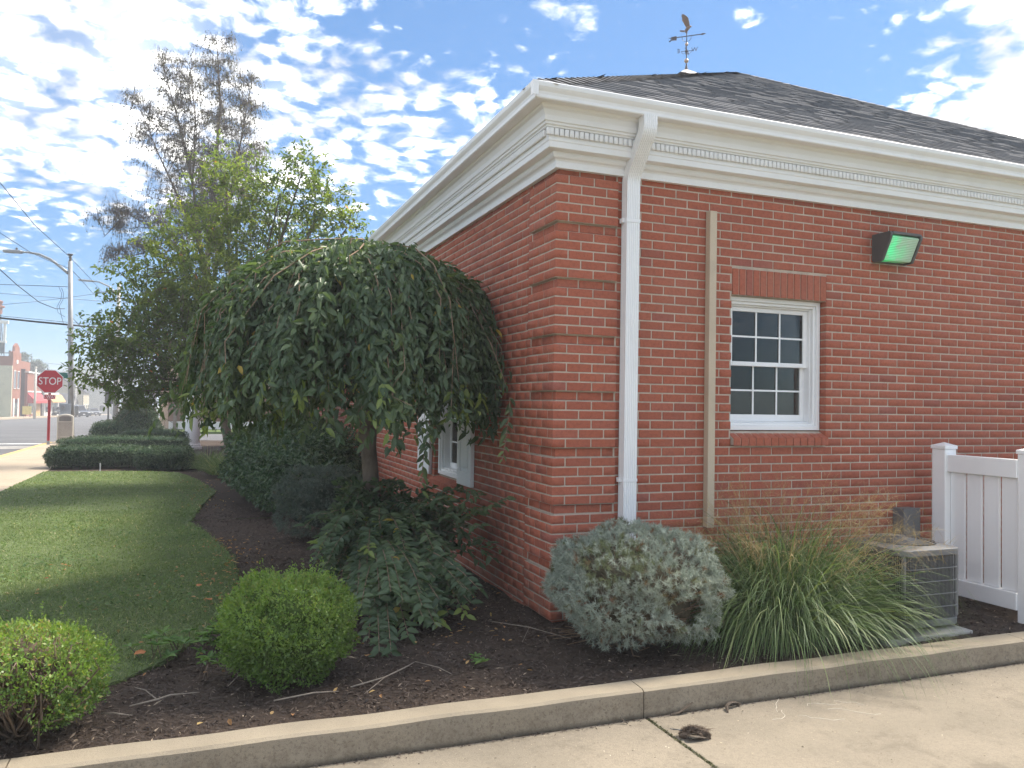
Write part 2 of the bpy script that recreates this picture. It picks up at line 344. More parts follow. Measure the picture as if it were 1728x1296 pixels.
# the 300 that show largest become bricks of their own, the rest one part for each wall
cen = (B0[:, 0::2]+B0[:, 1::2])/2; dv = cen-CAM; dep = dv@AX
px = 864+FPX*(dv@RT2)/dep; py = 648-FPX*(dv@UP2)/dep
area = np.where(BK == 'w', (B0[:, 3]-B0[:, 2])*np.abs(dv[:, 0]), (B0[:, 1]-B0[:, 0])*np.abs(dv[:, 1]))/dep**3
area[(py > 880) & (px > 925)] *= .2; area[(py < 285) | (px > 1728)] = 0; area[cen[:, 2] > 3.23] = 0
area[(px > 1038) & (px < 1072)] *= .3
pick = np.zeros(len(B0), bool); pick[np.argsort(-area)[:300]] = True
PAR = {'s': wall_s, 'w': wall_w, 'q': quoin}; shared = {}
for i in np.where(pick)[0]:
    b = B0[i]; dims = tuple(np.round(b[1::2]-b[0::2], 3))
    if dims not in shared:
        V, F = blocks(np.array([[-dims[0]/2, dims[0]/2, -dims[1]/2, dims[1]/2, -dims[2]/2, dims[2]/2]]))
        me = bpy.data.meshes.new('brick'); me.from_pydata(V.tolist(), [], F.tolist()); me.materials.append(BRICK); shared[dims] = me
    o = link('brick', shared[dims], None, PAR[BK[i]]); o.location = cen[i]
for k_ in 'swq':
    s_ = (BK == k_) & ~pick; V, F = blocks(B0[s_]); o = npmesh('brickwork', V, F, BRICK, PAR[k_], np.repeat(rng.random(s_.sum()), 24)); o['kind'] = 'stuff'
def lintel(axis, u0, u1, z0, z1, n, parent, depth=(.026, .11)):
    L = MB(); f = (lambda a, b, c, d, e, f_: (a, b, c, d, e, f_)) if axis == 's' else (lambda a, b, c, d, e, f_: (c, d, a, b, e, f_))
    L.box(*f(u0, u1, depth[0]+.008, depth[1]+.18, z0+.0, z1+.0)); lo = L.build('lintel', MORTAR, parent); p = (u1-u0)/n; me = None
    for i in range(n):
        b = np.array(f(u0+i*p+.004, u0+(i+1)*p-.004, depth[0], depth[1], z0+.002, z1-.006)); c = (b[0::2]+b[1::2])/2; h = b[1::2]-b[0::2]
        if me is None:
            V, F = blocks(np.array([[-h[0]/2, h[0]/2, -h[1]/2, h[1]/2, -h[2]/2, h[2]/2]])); me = bpy.data.meshes.new('brick'); me.from_pydata(V.tolist(), [], F.tolist()); me.materials.append(BRICK)
        o = link('brick', me, None, lo); o.location = c
    return lo
def sill(axis, u0, u1, z0, z1, n, parent, out=.035):
    # rowlock bricks laid on a slope, a little proud of the wall
    L = MB(); d0, d1 = .028-out, .13; p = (u1-u0)/n; slope = .055
    def P(u, d, z): return (u, d, z) if axis == 's' else (d, u, z)
    L.add([P(u, d, z) for u in (u0, u1) for d, z in ((d0+.008, z0+.006), (d1+.17, z0+.006), (d1+.17, z1-.004), (d1-.02, z1-.004), (d0+.008, z1-slope-.006))], [(0, 1, 2, 3, 4), (9, 8, 7, 6, 5), (0, 5, 6, 1), (1, 6, 7, 2), (2, 7, 8, 3), (3, 8, 9, 4), (4, 9, 5, 0)])
    so = L.build('sill', MORTAR, parent); me = None
    for i in range(n):
        a, b = -p/2+.004, p/2-.004; m_ = MB(); q = [(d0, z0), (d1, z0+.012), (d1, z1), (d0, z1-slope)]
        m_.add([P(a, d, z) for d, z in q]+[P(b, d, z) for d, z in q], [(0, 1, 2, 3), (7, 6, 5, 4), (0, 4, 5, 1), (1, 5, 6, 2), (2, 6, 7, 3), (3, 7, 4, 0)])
        if me is None: o = m_.build('brick', BRICK, so, bevel=.003, seg=1); me = o.data
        else: o = link('brick', me, None, so)
        o.location = P(u0+(i+.5)*p, 0, 0)
    return so
lintel('s', 1.535, 2.475, 2.437, 2.65, 14, bld); sill('s', 1.538, 2.475, 1.252, 1.368, 13, bld)
lintel('w', 2.22, 3.16, 1.95, 2.16, 14, bld); sill('w', 2.18, 3.2, .69, .79, 14, bld, .05)
def window(axis, u0, u1, z0, z1, d, cols=3):
    f = (lambda a, b, c, d_, e, g_: (a, b, c, d_, e, g_)) if axis == 's' else (lambda a, b, c, d_, e, g_: (c, d_, a, b, e, g_))
    def ring(m_, a, b, lo, hi, wd, da, db):
        m_.box(*f(a, a+wd, da, db, lo, hi)); m_.box(*f(b-wd, b, da, db, lo, hi)); m_.box(*f(a+wd, b-wd, da, db, hi-wd, hi)); m_.box(*f(a+wd, b-wd, da, db, lo, lo+wd))
    m_ = MB(); ring(m_, u0, u1, z0, z1, .034, d, d+.185); ring(m_, u0+.0342, u1-.0342, z0+.0342, z1-.0342, .022, d+.022, d+.183); ring(m_, u0+.0564, u1-.0564, z0+.0564, z1-.0564, .012, d+.05, d+.181)
    fo = m_.build('window', VINYL, bld, bevel=.004)
    a, b, lo, hi = u0+.069, u1-.069, z0+.069, z1-.069; mid = (lo+hi)/2
    for nm, s0, s1, dd in (('upper', mid-.015, hi, d+.078), ('lower', lo, mid+.022, d+.112)):
        sw = .040; m_ = MB(); m_.box(*f(a, a+sw, dd, dd+.03, s0, s1)).box(*f(b-sw, b, dd, dd+.03, s0, s1)); bt = .055 if nm == 'lower' else .036; tp = .036
        m_.box(*f(a+sw, b-sw, dd, dd+.03, s0, s0+bt)).box(*f(a+sw, b-sw, dd, dd+.03, s1-tp, s1)); m_.build('sash', VINYL, fo, bevel=.004)
        ga, gb, gl, gh = a+sw, b-sw, s0+bt, s1-tp; pw = (gb-ga)/cols; ph = (gh-gl)/2
        for i in range(cols):
            for j in range(2):
                q = MB(); q.box(*f(ga+i*pw+.001, ga+(i+1)*pw-.001, dd+.012, dd+.016, gl+j*ph+.001, gl+(j+1)*ph-.001)); q.build('pane', GLASS, fo)
        for i in range(1, cols): q = MB(); q.box(*f(ga+i*pw-.007, ga+i*pw+.007, dd+.005, dd+.0115, gl, gh)); q.build('muntin', VINYL, fo)
        q = MB(); q.box(*f(ga, gb, dd+.0035, dd+.0105, gl+ph-.007, gl+ph+.007)); q.build('muntin', VINYL, fo)
    return fo
window('s', 1.54, 2.47, 1.371, 2.435, .094)
window('w', 2.24, 3.14, .792, 1.948, .065)
def shutter(y0, y1, z0, z1):
    m_ = MB(); xa, xb = -.014, .026; t = .075
    m_.box(xa, xb, y0, y0+t, z0, z1).box(xa, xb, y1-t, y1, z0, z1).box(xa, xb, y0+t, y1-t, z0, z0+.13).box(xa, xb, y0+t, y1-t, z1-.1, z1); zm = (z0+z1)/2
    m_.box(xa, xb, y0+t, y1-t, zm-.05, zm+.05).box(.004, .024, y0+t, y1-t, z0+.13, z1-.1); o = m_.build('shutter', WHITE, bld, bevel=.006)
    for a, b in ((z0+.13, zm-.05), (zm+.05, z1-.1)):
        q = MB(); q.box(-.012, .004, y0+t+.035, y1-t-.035, a+.035, b-.035); q.build('raised_panel', WHITE, o, bevel=.012, seg=1)
m_ = MB(); m_.box(1.60, 2.41, .33, .345, 1.42, 1.70); m_.build('reflection_sheet', M('pale_reflection', (.75, .75, .74), .9, .1, var=.08, scale=12), bld)  # pale sheet added inside, standing in for the reflection on the lower panes
shutter(1.80, 2.22, .775, 1.955); shutter(3.24, 3.72, .775, 1.955)
# cornice: one moulding profile carried round the four sides
PROF = [(-.03, 3.243), (.010, 3.243), (.013, 3.288), (.022, 3.30), (.038, 3.308), (.048, 3.322), (.050, 3.343), (.100, 3.347), (.108, 3.352), (.110, 3.390), (.116, 3.397), (.118, 3.4235), (.119, 3.477), (.141, 3.479), (.144, 3.490), (.156, 3.493), (.160, 3.506), (.170, 3.512), (.176, 3.545), (.190, 3.580), (.205, 3.592), (.212, 3.612), (-.03, 3.62)]
GUT = [(.21, 3.609), (.285, 3.605), (.292, 3.612), (.293, 3.632), (.298, 3.650), (.309, 3.664), (.318, 3.678), (.322, 3.698), (.322, 3.708), (.314, 3.714), (.306, 3.710), (.306, 3.702), (.21, 3.700)]
def around(prof, name, mat_, bev=0):
    vs = []; fs = []; k = len(prof)
    for sx, sy in ((0, 0), (1, 0), (1, 1), (0, 1)):
        for o_, z in prof: vs.append(((BW+o_) if sx else -o_, (BL+o_) if sy else -o_, z))
    for c in range(4):
        for i in range(k-1): a, b = c*k+i, ((c+1) % 4)*k+i; fs.append((a, b, b+1, a+1))
    m_ = MB(); m_.add(vs, fs); return m_.build(name, mat_, bld, bevel=bev)
corn = around(PROF, 'cornice', WHITE); gut = around(GUT, 'gutter', ALU)
q = MB(); q.box(-.326, -.284, -.3245, -.3225, 3.612, 3.709).box(-.3245, -.3225, -.322, -.284, 3.612, 3.709); q.build('corner_strip', ALU, gut)
n_s = int(6.2/.0388); n_w = int(10/.0388); D_ = []
for i in range(n_s): x = -.1185+i*.0388; D_.append((x, x+.0315, -.139, -.1195, 3.4265, 3.475))
for i in range(1, n_w): y = -.1185+i*.0388; D_.append((-.139, -.1195, y, y+.0315, 3.4265, 3.475))
D_.append((-.139, -.1195, -.139, -.1195, 3.4265, 3.475))
V, F = blocks(np.array(D_), .0015); o = npmesh('dentil_band', V, F, WHITE, corn); o['kind'] = 'stuff'
# seams of the mitred trim
# downspout
def rect_sweep(path, wx, wy, mat_, name, parent, ribs=True):
    sec = []
    nx = 15
    for i in range(nx): t = -1+2*i/(nx-1); sec.append((t*wx/2, -wy/2+(.004 if i % 2 and ribs and 0 < i < nx-1 else 0)))
    for i in range(5): t = -.8+1.6*i/4; sec.append((wx/2-(.003 if i % 2 and ribs else 0), t*wy/2))
    sec += [(wx/2, wy/2), (-wx/2, wy/2)]
    for i in range(5): t = .8-1.6*i/4; sec.append((-wx/2+(.003 if i % 2 and ribs else 0), t*wy/2))
    vs = []; n = len(sec)
    P_ = [np.array(p, float) for p in path]
    for i, p in enumerate(P_):
        t = unit(P_[min(i+1, len(P_)-1)]-P_[max(i-1, 0)]); ex = np.array([1., 0, 0]); ey = np.cross(t, ex)*-1
        if ey[1] < 0: ey = -ey
        sc = 1.0
        vs += [p+a*ex*sc+b*ey*sc for a, b in sec]
    fs = [(i*n+k, i*n+(k+1) % n, (i+1)*n+(k+1) % n, (i+1)*n+k) for i in range(len(P_)-1) for k in range(n)]+[tuple(range(n))[::-1], tuple((len(P_)-1)*n+k for k in range(n))]
    m_ = MB(); m_.add(vs, fs); return m_.build(name, mat_, parent)
xd = .592; path = [(xd, -.258, 3.612), (xd, -.258, 3.545)]
for t in np.linspace(0, 1, 6)[1:]: path.append((xd, -.258+.05*t*t, 3.545-.09*t))
path += [(xd, -.13, 3.36), (xd, -.075, 3.295)]
for t in np.linspace(0, 1, 6)[1:]: path.append((xd, -.075+.048*(1-(1-t)**2), 3.295-.11*t))
path += [(xd, -.026, 2.6), (xd, -.026, 1.4), (xd, -.026, .12)]
ds = rect_sweep(path, .108, .08, ALU, 'downspout', bld)
for z in (3.335, 3.318, 3.301, 3.284, 3.267, 3.25, 3.23, 3.21):
    yy = -.106+(3.335-z)*.75 if z > 3.29 else -.06+.03*(3.29-z)/.08
q = MB(); q.box(xd-.075, xd-.0545, -.035, .004, 2.893, 2.925).box(xd-.058, xd+.058, -.0685, -.0665, 2.895, 2.92); q.build('strap', ALU, ds)
q = MB(); q.box(xd-.075, xd-.0545, -.035, .004, .995, 1.025).box(xd-.058, xd+.058, -.0685, -.0665, .998, 1.02); q.build('strap', ALU, ds)
# tan cable cover on the wall
m_ = MB(); m_.box(1.283, 1.347, -.034, .026, .63, 3.06); cc = m_.build('cable_cover', TANM, bld, bevel=.004)
# roof: shingle courses on four slopes, each course a row of lapped tabs
RZ, RO, SL = 3.700, .304, .56
def slope(o, ea, ei, length, nmax, tabs=True, name='shingles'):
    e_h = .125; V = []; F = []; rn = []; n = 0; i = 0
    while i*e_h < (length/2 if nmax is None else nmax):
        h0, h1 = i*e_h, (i+1)*e_h; a, b = h0, length-h0; p = a-.3*random.random()
        lf = .013
        while p < b:
            wd = random.choice((.16, .2, .28, .33)); q0, q1 = max(p, a), min(p+wd, b); p += wd
            if q1-q0 < .01: continue
            l_ = lf*(1 if random.random() < .6 else .55)
            pts = [(q0, h0, -.004), (q1, h0, -.004), (q1, h0-.006, l_), (q0, h0-.006, l_), (min(q1, length-h1), h1+.004, .002), (max(q0, h1), h1+.004, .002)]
            V += [o+ea*s+ei*h+np.array([0, 0, h*SL+z]) for s, h, z in pts]; F += [(n, n+1, n+2, n+3), (n+3, n+2, n+4, n+5)]; n += 6; rn += [random.random()]*6
        i += 1
    return V, F, rn
hx = (BW+2*RO)/2
S1 = slope(np.array([-RO, -RO, RZ]), np.array([1., 0, 0]), np.array([0, 1., 0]), BW+2*RO, None)
S2 = slope(np.array([-RO, BL+RO, RZ]), np.array([0, -1., 0]), np.array([1., 0, 0]), BL+2*RO, hx)
rz1 = RZ+hx*SL
rf = MB(); x0, x1, yy0, yy1 = -RO, BW+RO, -RO, BL+RO; xm = BW/2
rf.add([(x0, yy0, RZ-.012), (x1, yy0, RZ-.012), (x1, yy1, RZ-.012), (x0, yy1, RZ-.012), (xm, yy0+hx, rz1-.02), (xm, yy1-hx, rz1-.02)], [(0, 1, 4), (1, 2, 5, 4), (2, 3, 5), (3, 0, 4, 5), (0, 3, 2, 1)])
roof = rf.build('roof', M('roof_felt', (.075, .078, .088), .9, .2, var=.1), bld)
for S in (S1, S2): o = npmesh('shingle_courses', np.array(S[0]), np.array(S[1]), SHINGLE, roof, S[2]); o['kind'] = 'stuff'
# hip and ridge caps
def caps(a, b, wid=.13):
    a, b = np.array(a, float), np.array(b, float); L = np.linalg.norm(b-a); d = (b-a)/L; s = unit(np.cross(d, (0, 0, 1.))); u_ = np.cross(s, d); V = []; F = []; rn = []; n = int(L/.14)
    for i in range(n):
        p0 = a+d*(i*.14-.02); p1 = a+d*((i+1)*.14+.02)
        V += [p0-s*wid-u_*.040, p0+u_*.016, p0+s*wid-u_*.040, p1-s*wid-u_*.052, p1+u_*.006, p1+s*wid-u_*.052]; k = i*6; F += [(k, k+1, k+4, k+3), (k+1, k+2, k+5, k+4)]; rn += [random.random()]*6
    o = npmesh('hip_caps', np.array(V), np.array(F), SHINGLE, roof, rn); o['kind'] = 'stuff'
apx = (xm, -RO+hx, rz1)
caps((-RO+.06, -RO+.06, RZ+.04), apx); caps((BW+RO-.06, -RO+.06, RZ+.04), apx); caps((xm, BL+RO-hx, rz1), apx)
# portico at the far end with its round column
m_ = MB(); m_.box(-3.0, 0.02, 20.6, 23.2, 3.05, 3.45); m_.build('portico_roof', WHITE, bld, bevel=.02)
m_ = MB(); m_.lathe([(0, -.2), (.29, -.2), (.29, .06), (.25, .07), (.25, .13), (.222, .15), (.218, 1.4), (.20, 2.9), (.25, 2.93), (.25, 3.04), (0, 3.04)], (-2.55, 21.7, 0), 32); m_.build('column', WHITE, bld, smooth=False)
# ------------------------------------------------------------------ things fixed to or standing by the south wall
DGREY = M('dark_bronze', (.10, .098, .095), .55, .4, var=.1)
GREYM = M('grey_metal', (.15, .153, .157), .45, .45, var=.08)
wl = thing('wall_light', 'grey wall pack light with a green lit lens on the brick wall', 'wall light', (3.12, .02, 2.8))
pr_ = [(0.0, 2.815), (0.0, 3.035), (.19, 3.035), (.205, 3.012), (.205, 2.995), (.11, 2.80), (.02, 2.795)]
m_ = MB(); m_.prism(pr_, (0, .026, 0), (0, -1, 0), (0, 0, 1), (1, 0, 0), 2.955, 2.98); m_.prism(pr_, (0, .026, 0), (0, -1, 0), (0, 0, 1), (1, 0, 0), 3.285, 3.31)
m_.box(2.98, 3.285, -.178, .025, 3.010, 3.034).box(2.98, 3.285, .005, .0255, 2.80, 3.010); m_.build('housing', DGREY, wl, bevel=.005)
def lensmat():
    m, g, out = material('green_lens'); v = pos(g); sp = g.n('ShaderNodeSeparateXYZ'); g.l(v, sp.inputs[0])
    n1 = g.noise(v, 14, 3); glow = g.m('MULTIPLY', g.ss(sp.outputs[0], 3.27, 3.0), g.ss(n1, .25, .7))
    p = princ(g, g.mix(glow, (.50, .60, .48), (.16, .72, .34)), .2, .5); p.inputs['Emission Color'].default_value = (.04, .8, .25, 1)
    g.l(g.m('ADD', .003, g.m('MULTIPLY', glow, .025)), p.inputs['Emission Strength'])
    wv_ = g.n('ShaderNodeTexWave', bands_direction='Z'); g.l(v, wv_.inputs[0]); wv_.inputs['Scale'].default_value = 25; bump(g, p, wv_.outputs['Fac'], .5, .01); g.l(p.outputs[0], out.inputs[0]); return m
m_ = MB(); m_.prism([(.02, 2.812), (.02, 3.008), (.176, 3.008), (.193, 2.992), (.104, 2.81)], (0, .026, 0), (0, -1, 0), (0, 0, 1), (1, 0, 0), 2.9815, 3.2835); m_.build('lens', lensmat(), wl, bevel=.006)
eb = thing('electrical_box', 'small grey electrical disconnect box on the brick wall behind the tall grass', 'electrical box', (3.29, -.02, .3))
m_ = MB(); m_.box(3.2, 3.38, -.085, .024, .40, .72); m_.build('case', GREYM, eb, bevel=.006); m_ = MB(); m_.box(3.195, 3.385, -.097, -.0865, .41, .725); m_.build('cover', GREYM, eb, bevel=.004)
m_ = MB(); m_.tube([(3.29, -.03, .40), (3.29, -.03, .12), (3.2, -.1, .05), (2.9, -.35, .12)], .016, 8); m_.build('conduit', GREYM, eb, smooth=True)
# air conditioner
PAD = M('concrete_pad', (.42, .40, .37), .9, .2, var=.1)
ac = thing('air_conditioner', 'grey outdoor air conditioning unit with louvred sides beside the white fence', 'air conditioner', (2.43, -.66, 0))
def rr(x0, x1, y0, y1, r, n=6):
    pts = []
    for cx, cy, a0 in ((x1-r, y0+r, -90), (x1-r, y1-r, 0), (x0+r, y1-r, 90), (x0+r, y0+r, 180)):
        for i in range(n+1): a = R(a0+90*i/n); pts.append((cx+r*math.cos(a), cy+r*math.sin(a)))
    return pts
ax0, ax1, ay0, ay1 = 2.22, 2.78, -1.00, -.44
E3 = ((0, 0, 0), (1, 0, 0), (0, 1, 0), (0, 0, 1))
m_ = MB(); m_.prism(rr(ax0, ax1, ay0, ay1, .09), *E3, .035, .085); m_.build('base_pan', GREYM, ac, bevel=.006)
m_ = MB(); m_.prism(rr(ax0+.02, ax1-.02, ay0+.02, ay1-.02, .08), *E3, .086, .53); m_.build('coil', M('dark_coil', (.045, .045, .05), .6, .3, var=.1, bmp=.4, bscale=300), ac)
tp = rr(ax0-.006, ax1+.006, ay0-.006, ay1+.006, .095); cx_, cy_ = (ax0+ax1)/2, (ay0+ay1)/2
m_ = MB(); n_ = len(tp); ci = [(cx_+.225*math.cos(2*math.pi*(i/n_)-math.pi*.47), cy_+.225*math.sin(2*math.pi*(i/n_)-math.pi*.47)) for i in range(n_)]
m_.add([(x, y, .531) for x, y in tp]+[(x, y, .572) for x, y in tp]+[(x, y, .592) for x, y in ci]+[(x, y, .56) for x, y in ci], [(i, (i+1) % n_, n_+(i+1) % n_, n_+i) for i in range(n_)]+[(n_+i, n_+(i+1) % n_, 2*n_+(i+1) % n_, 2*n_+i) for i in range(n_)]+[(2*n_+i, 2*n_+(i+1) % n_, 3*n_+(i+1) % n_, 3*n_+i) for i in range(n_)]+[tuple(range(n_))])
m_.build('top_panel', GREYM, ac, bevel=.004)
m_ = MB()
for k in range(1, 12):
    r_ = .020*k; z_ = .592+.03*(1-(r_/.25)**2); m_.tube([(cx_+r_*math.cos(a), cy_+r_*math.sin(a), z_) for a in np.linspace(0, 2*math.pi, 33)], .0028, 5, False)
for a in range(6): m_.tube([(cx_+.225*t*math.cos(a*math.pi/3), cy_+.225*t*math.sin(a*math.pi/3), .590+.03*(1-t*t)) for t in (0.05, .3, .6, .8, 1)], .003, 5)
m_.build('fan_guard', GREYM, ac, smooth=True)
m_ = MB(); m_.lathe([(0, .58), (.07, .58), (.08, .55), (0, .55)], (cx_, cy_, 0), 16); m_.build('fan_motor', GREYM, ac)
pl_ = rr(ax0+.006, ax1-.006, ay0+.006, ay1-.006, .088, 5)
m_ = MB(); pts = pl_+[pl_[0]]; acc = 0
for i in range(len(pts)-1):
    a, b = np.array(pts[i]), np.array(pts[i+1]); L = np.linalg.norm(b-a); n2 = max(1, int(L/.0125))
    for k in range(n2): p = a+(b-a)*k/n2; m_.box(p[0]-.0013, p[0]+.0013, p[1]-.0013, p[1]+.0013, .086, .53)
o = m_.build('louvre_wires', GREYM, ac); o['kind'] = 'stuff'
for z in (.17, .26, .35, .44):
    m_ = MB(); m_.tube([(x, y, z) for x, y in rr(ax0+.002, ax1-.002, ay0+.002, ay1-.002, .09)]+[(*rr(ax0+.002, ax1-.002, ay0+.002, ay1-.002, .09)[0], z)], .004, 6, False); m_.build('guard_band', GREYM, ac)
for x, y in ((ax1-.032, ay0+.032), (ax0+.032, ay0+.032), (ax1-.032, ay1-.032)):
    m_ = MB(); s_ = .013; m_.box(x-s_, x+s_, y-s_, y+s_, .086, .531); m_.build('corner_post', GREYM, ac, bevel=.008)
for i in range(14):
    pass
pad = MB(); pad.box(1.98, 2.77, -1.09, -.3, -.08, .012); pd = pad.build('equipment_pad', PAD, None, bevel=.008); tag(pd, 'flat pale concrete pad under the air conditioning unit', 'concrete pad')
# white vinyl fence
fen = thing('vinyl_fence', 'white vinyl privacy fence with capped posts beside the air conditioning unit', 'fence', (3.42, -.65, 0))
def post(x, y, h):
    q = MB(); q.box(x-.0635, x+.0635, y-.0635, y+.0635, -.1, h); po = q.build('post', VINYL, fen, bevel=.006)
    q = MB(); s_ = .071; q.add([(x-s_, y-s_, h), (x+s_, y-s_, h), (x+s_, y+s_, h), (x-s_, y+s_, h), (x-s_, y-s_, h+.028), (x+s_, y-s_, h+.028), (x+s_, y+s_, h+.028), (x-s_, y+s_, h+.028), (x, y, h+.055)], [(3, 2, 1, 0), (0, 1, 5, 4), (1, 2, 6, 5), (2, 3, 7, 6), (3, 0, 4, 7), (4, 5, 8), (5, 6, 8), (6, 7, 8), (7, 4, 8)]); q.build('post_cap', VINYL, po, bevel=.003)
fx = 3.45
post(fx, -.27, 1.235); post(fx+.03, -1.0, 1.235); post(fx+2.0, -1.0, 1.235)
q = MB(); q.box(fx-.045, fx+.045, -.937, -.334, 1.05, 1.19); q.build('rail', VINYL, fen, bevel=.006)
q = MB(); q.box(fx-.045, fx+.045, -.937, -.334, .06, .19); q.build('rail', VINYL, fen, bevel=.006)
for i in range(4):
    yb = -.343-i*.15; q = MB(); q.box(fx-.011, fx+.011, yb-.130, yb, .192, 1.048); q.build('board', VINYL, fen, bevel=.004)
q = MB(); q.box(fx+.095, fx+1.935, -1.045, -.955, 1.05, 1.19); q.build('rail', VINYL, fen, bevel=.006)
q = MB(); q.box(fx+.095, fx+1.935, -1.045, -.955, .06, .19); q.build('rail', VINYL, fen, bevel=.006)
for i in range(12): q = MB(); q.box(fx+.1+i*.152, fx+.238+i*.152, -1.011, -.989, .192, 1.048); q.build('board', VINYL, fen, bevel=.004)
# ------------------------------------------------------------------ ground, paving, bed, lawn
def road_z(y): return -.15-.0135*max(0.0, y-28)
def sheet(name, xs, ys, zf, mat_, kind='structure'):
    vs = [(x, y, zf(x, y)) for y in ys for x in xs]; k = len(xs)
    m_ = MB(); m_.add(vs, [(j*k+i, j*k+i+1, (j+1)*k+i+1, (j+1)*k+i) for j in range(len(ys)-1) for i in range(k-1)]); o = m_.build(name, mat_); o['kind'] = kind; return o
def concmat(name, col, col2, stain, sfac=.5, crack=True):
    m, g, out = material(name); v = pos(g); c = g.mix(g.ss(g.noise(v, 1.3, 5, .6), .35, .7), col, col2)
    c = g.mix(g.m('MULTIPLY', g.ss(g.noise(v, 42, 5, .75), .42, .68), .55), c, tuple(x*.72 for x in col))
    c = g.mix(g.m('MULTIPLY', g.ss(g.noise(v, 160, 2, .6), .58, .66), .65), c, tuple(x*.5 for x in col))
    c = g.mix(g.m('MULTIPLY', g.ss(g.noise(v, 230, 2, .6), .64, .72), .45), c, tuple(min(1, x*1.5) for x in col))
    c = g.mix(g.m('MULTIPLY', g.ss(g.noise(v, 3.4, 6, .72), .5, .72), sfac), c, stain)
    p = princ(g, c, .9, .2); bump(g, p, g.m('ADD', g.noise(v, 90, 4, .7), g.m('MULTIPLY', g.noise(v, 350, 2), .5)), .5, .006); g.l(p.outputs[0], out.inputs[0]); return m
CONC = concmat('driveway_concrete', (.25, .214, .165), (.205, .178, .138), (.14, .12, .092), .75)
def kerbmat():
    m, g, out = material('kerb_concrete'); v = pos(g); ge = g.n('ShaderNodeNewGeometry'); sp = g.n('ShaderNodeSeparateXYZ'); g.l(ge.outputs['Position'], sp.inputs[0])
    c = g.mix(g.ss(g.noise(v, 2.3, 5, .6), .35, .7), (.335, .283, .208), (.28, .237, .175)); c = g.mix(g.m('MULTIPLY', g.ss(g.noise(v, 140, 3, .6), .55, .7), .5), c, (.30, .25, .18))
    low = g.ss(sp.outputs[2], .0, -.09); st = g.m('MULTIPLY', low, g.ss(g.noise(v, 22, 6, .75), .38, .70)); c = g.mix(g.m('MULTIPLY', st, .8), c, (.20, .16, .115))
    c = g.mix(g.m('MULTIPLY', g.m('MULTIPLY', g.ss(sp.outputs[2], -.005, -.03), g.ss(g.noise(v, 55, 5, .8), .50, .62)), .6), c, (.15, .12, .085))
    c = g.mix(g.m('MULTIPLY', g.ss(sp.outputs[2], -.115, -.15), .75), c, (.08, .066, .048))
    p = princ(g, c, .9, .2); bump(g, p, g.m('ADD', g.noise(v, 70, 4, .7), g.m('MULTIPLY', g.noise(v, 300, 2), .6)), .6, .008); g.l(p.outputs[0], out.inputs[0]); return m
KERB = kerbmat()
ASPH = M('asphalt', (.105, .105, .11), .85, .3, var=.1, scale=.35, col2=(.14, .14, .142), bmp=.4, bscale=120)
WALK = M('sidewalk_concrete', (.36, .295, .22), .88, .2, var=.08, scale=.7)
PAINT = M('road_paint', (.62, .62, .6), .7, .3, var=.2, scale=5)
YPAINT = M('yellow_kerb_paint', (.60, .42, .16), .75, .3, var=.15, scale=3)
SOIL = M('soil', (.078, .058, .046), .95, .1, var=.15, scale=7, bmp=.8, bscale=40, bdist=.03)
TURF = M('turf', (.125, .16, .07), .9, .1, var=.2, scale=3, col2=(.12, .15, .06), bmp=.6, bscale=120, bdist=.02)
FIELD = M('far_grass', (.10, .14, .045), .95, .1, var=.2, scale=.2)
ys_far = list(np.linspace(-60, 28, 6))+list(np.linspace(34, 260, 12))+[330, 420, 520]
def far_z(y): return -.15-.0135*(max(0, min(y, 260)-28))
sheet('ground', [-420, -250, -120, -60, -23.1, 0, 40, 120, 250, 420], ys_far, lambda x, y: far_z(y)-.09, FIELD)
sheet('street', [-22.2, -15, -7.3], list(np.linspace(-40, 28, 4))+list(np.linspace(40, 330, 12)), lambda x, y: road_z(y), ASPH)
sheet('cross_street', [-7.302, 0, 30, 120], [27.6, 34, 40.2], lambda x, y: road_z(y)+.002, ASPH)
# driveway slabs in front of the kerb with a real joint
def slab(x0, x1, y0, y1):
    m_ = MB(); m_.box(x0, x1, y0, y1, -.30, -.15); o = m_.build('driveway', CONC, bevel=.006); o['kind'] = 'structure'
slab(-.016, 4.2, -5.6, -1.352); slab(-4.6, -.030, -5.6, -1.352); slab(4.214, 9, -5.6, -1.352); slab(-12, -4.614, -5.6, -1.352); slab(-12, 9, -14, -5.614)
m_ = MB(); m_.box(-12, 9, -14, -1.3, -.34, -.19); o = m_.build('driveway_bed', SOIL); o['kind'] = 'structure'
xs_k = [-12, -6.05, -3.05, -.036, 2.95, 5.95, 9]
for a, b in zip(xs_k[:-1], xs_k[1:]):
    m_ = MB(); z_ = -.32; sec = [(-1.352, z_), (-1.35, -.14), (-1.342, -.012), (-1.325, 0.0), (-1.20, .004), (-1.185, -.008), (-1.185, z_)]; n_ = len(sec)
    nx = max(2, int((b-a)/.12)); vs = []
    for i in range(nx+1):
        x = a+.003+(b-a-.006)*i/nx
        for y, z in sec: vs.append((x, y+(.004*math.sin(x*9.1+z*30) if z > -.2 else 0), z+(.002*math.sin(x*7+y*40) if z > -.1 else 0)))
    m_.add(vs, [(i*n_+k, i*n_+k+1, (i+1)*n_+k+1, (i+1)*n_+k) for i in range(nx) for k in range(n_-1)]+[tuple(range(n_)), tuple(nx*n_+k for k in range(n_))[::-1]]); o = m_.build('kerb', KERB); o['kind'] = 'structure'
def nz2(x, y, s=1.0): return math.sin(x*3.1*s+1.3*math.sin(y*2.3*s))*math.sin(y*2.7*s+1.1*math.sin(x*1.9*s))
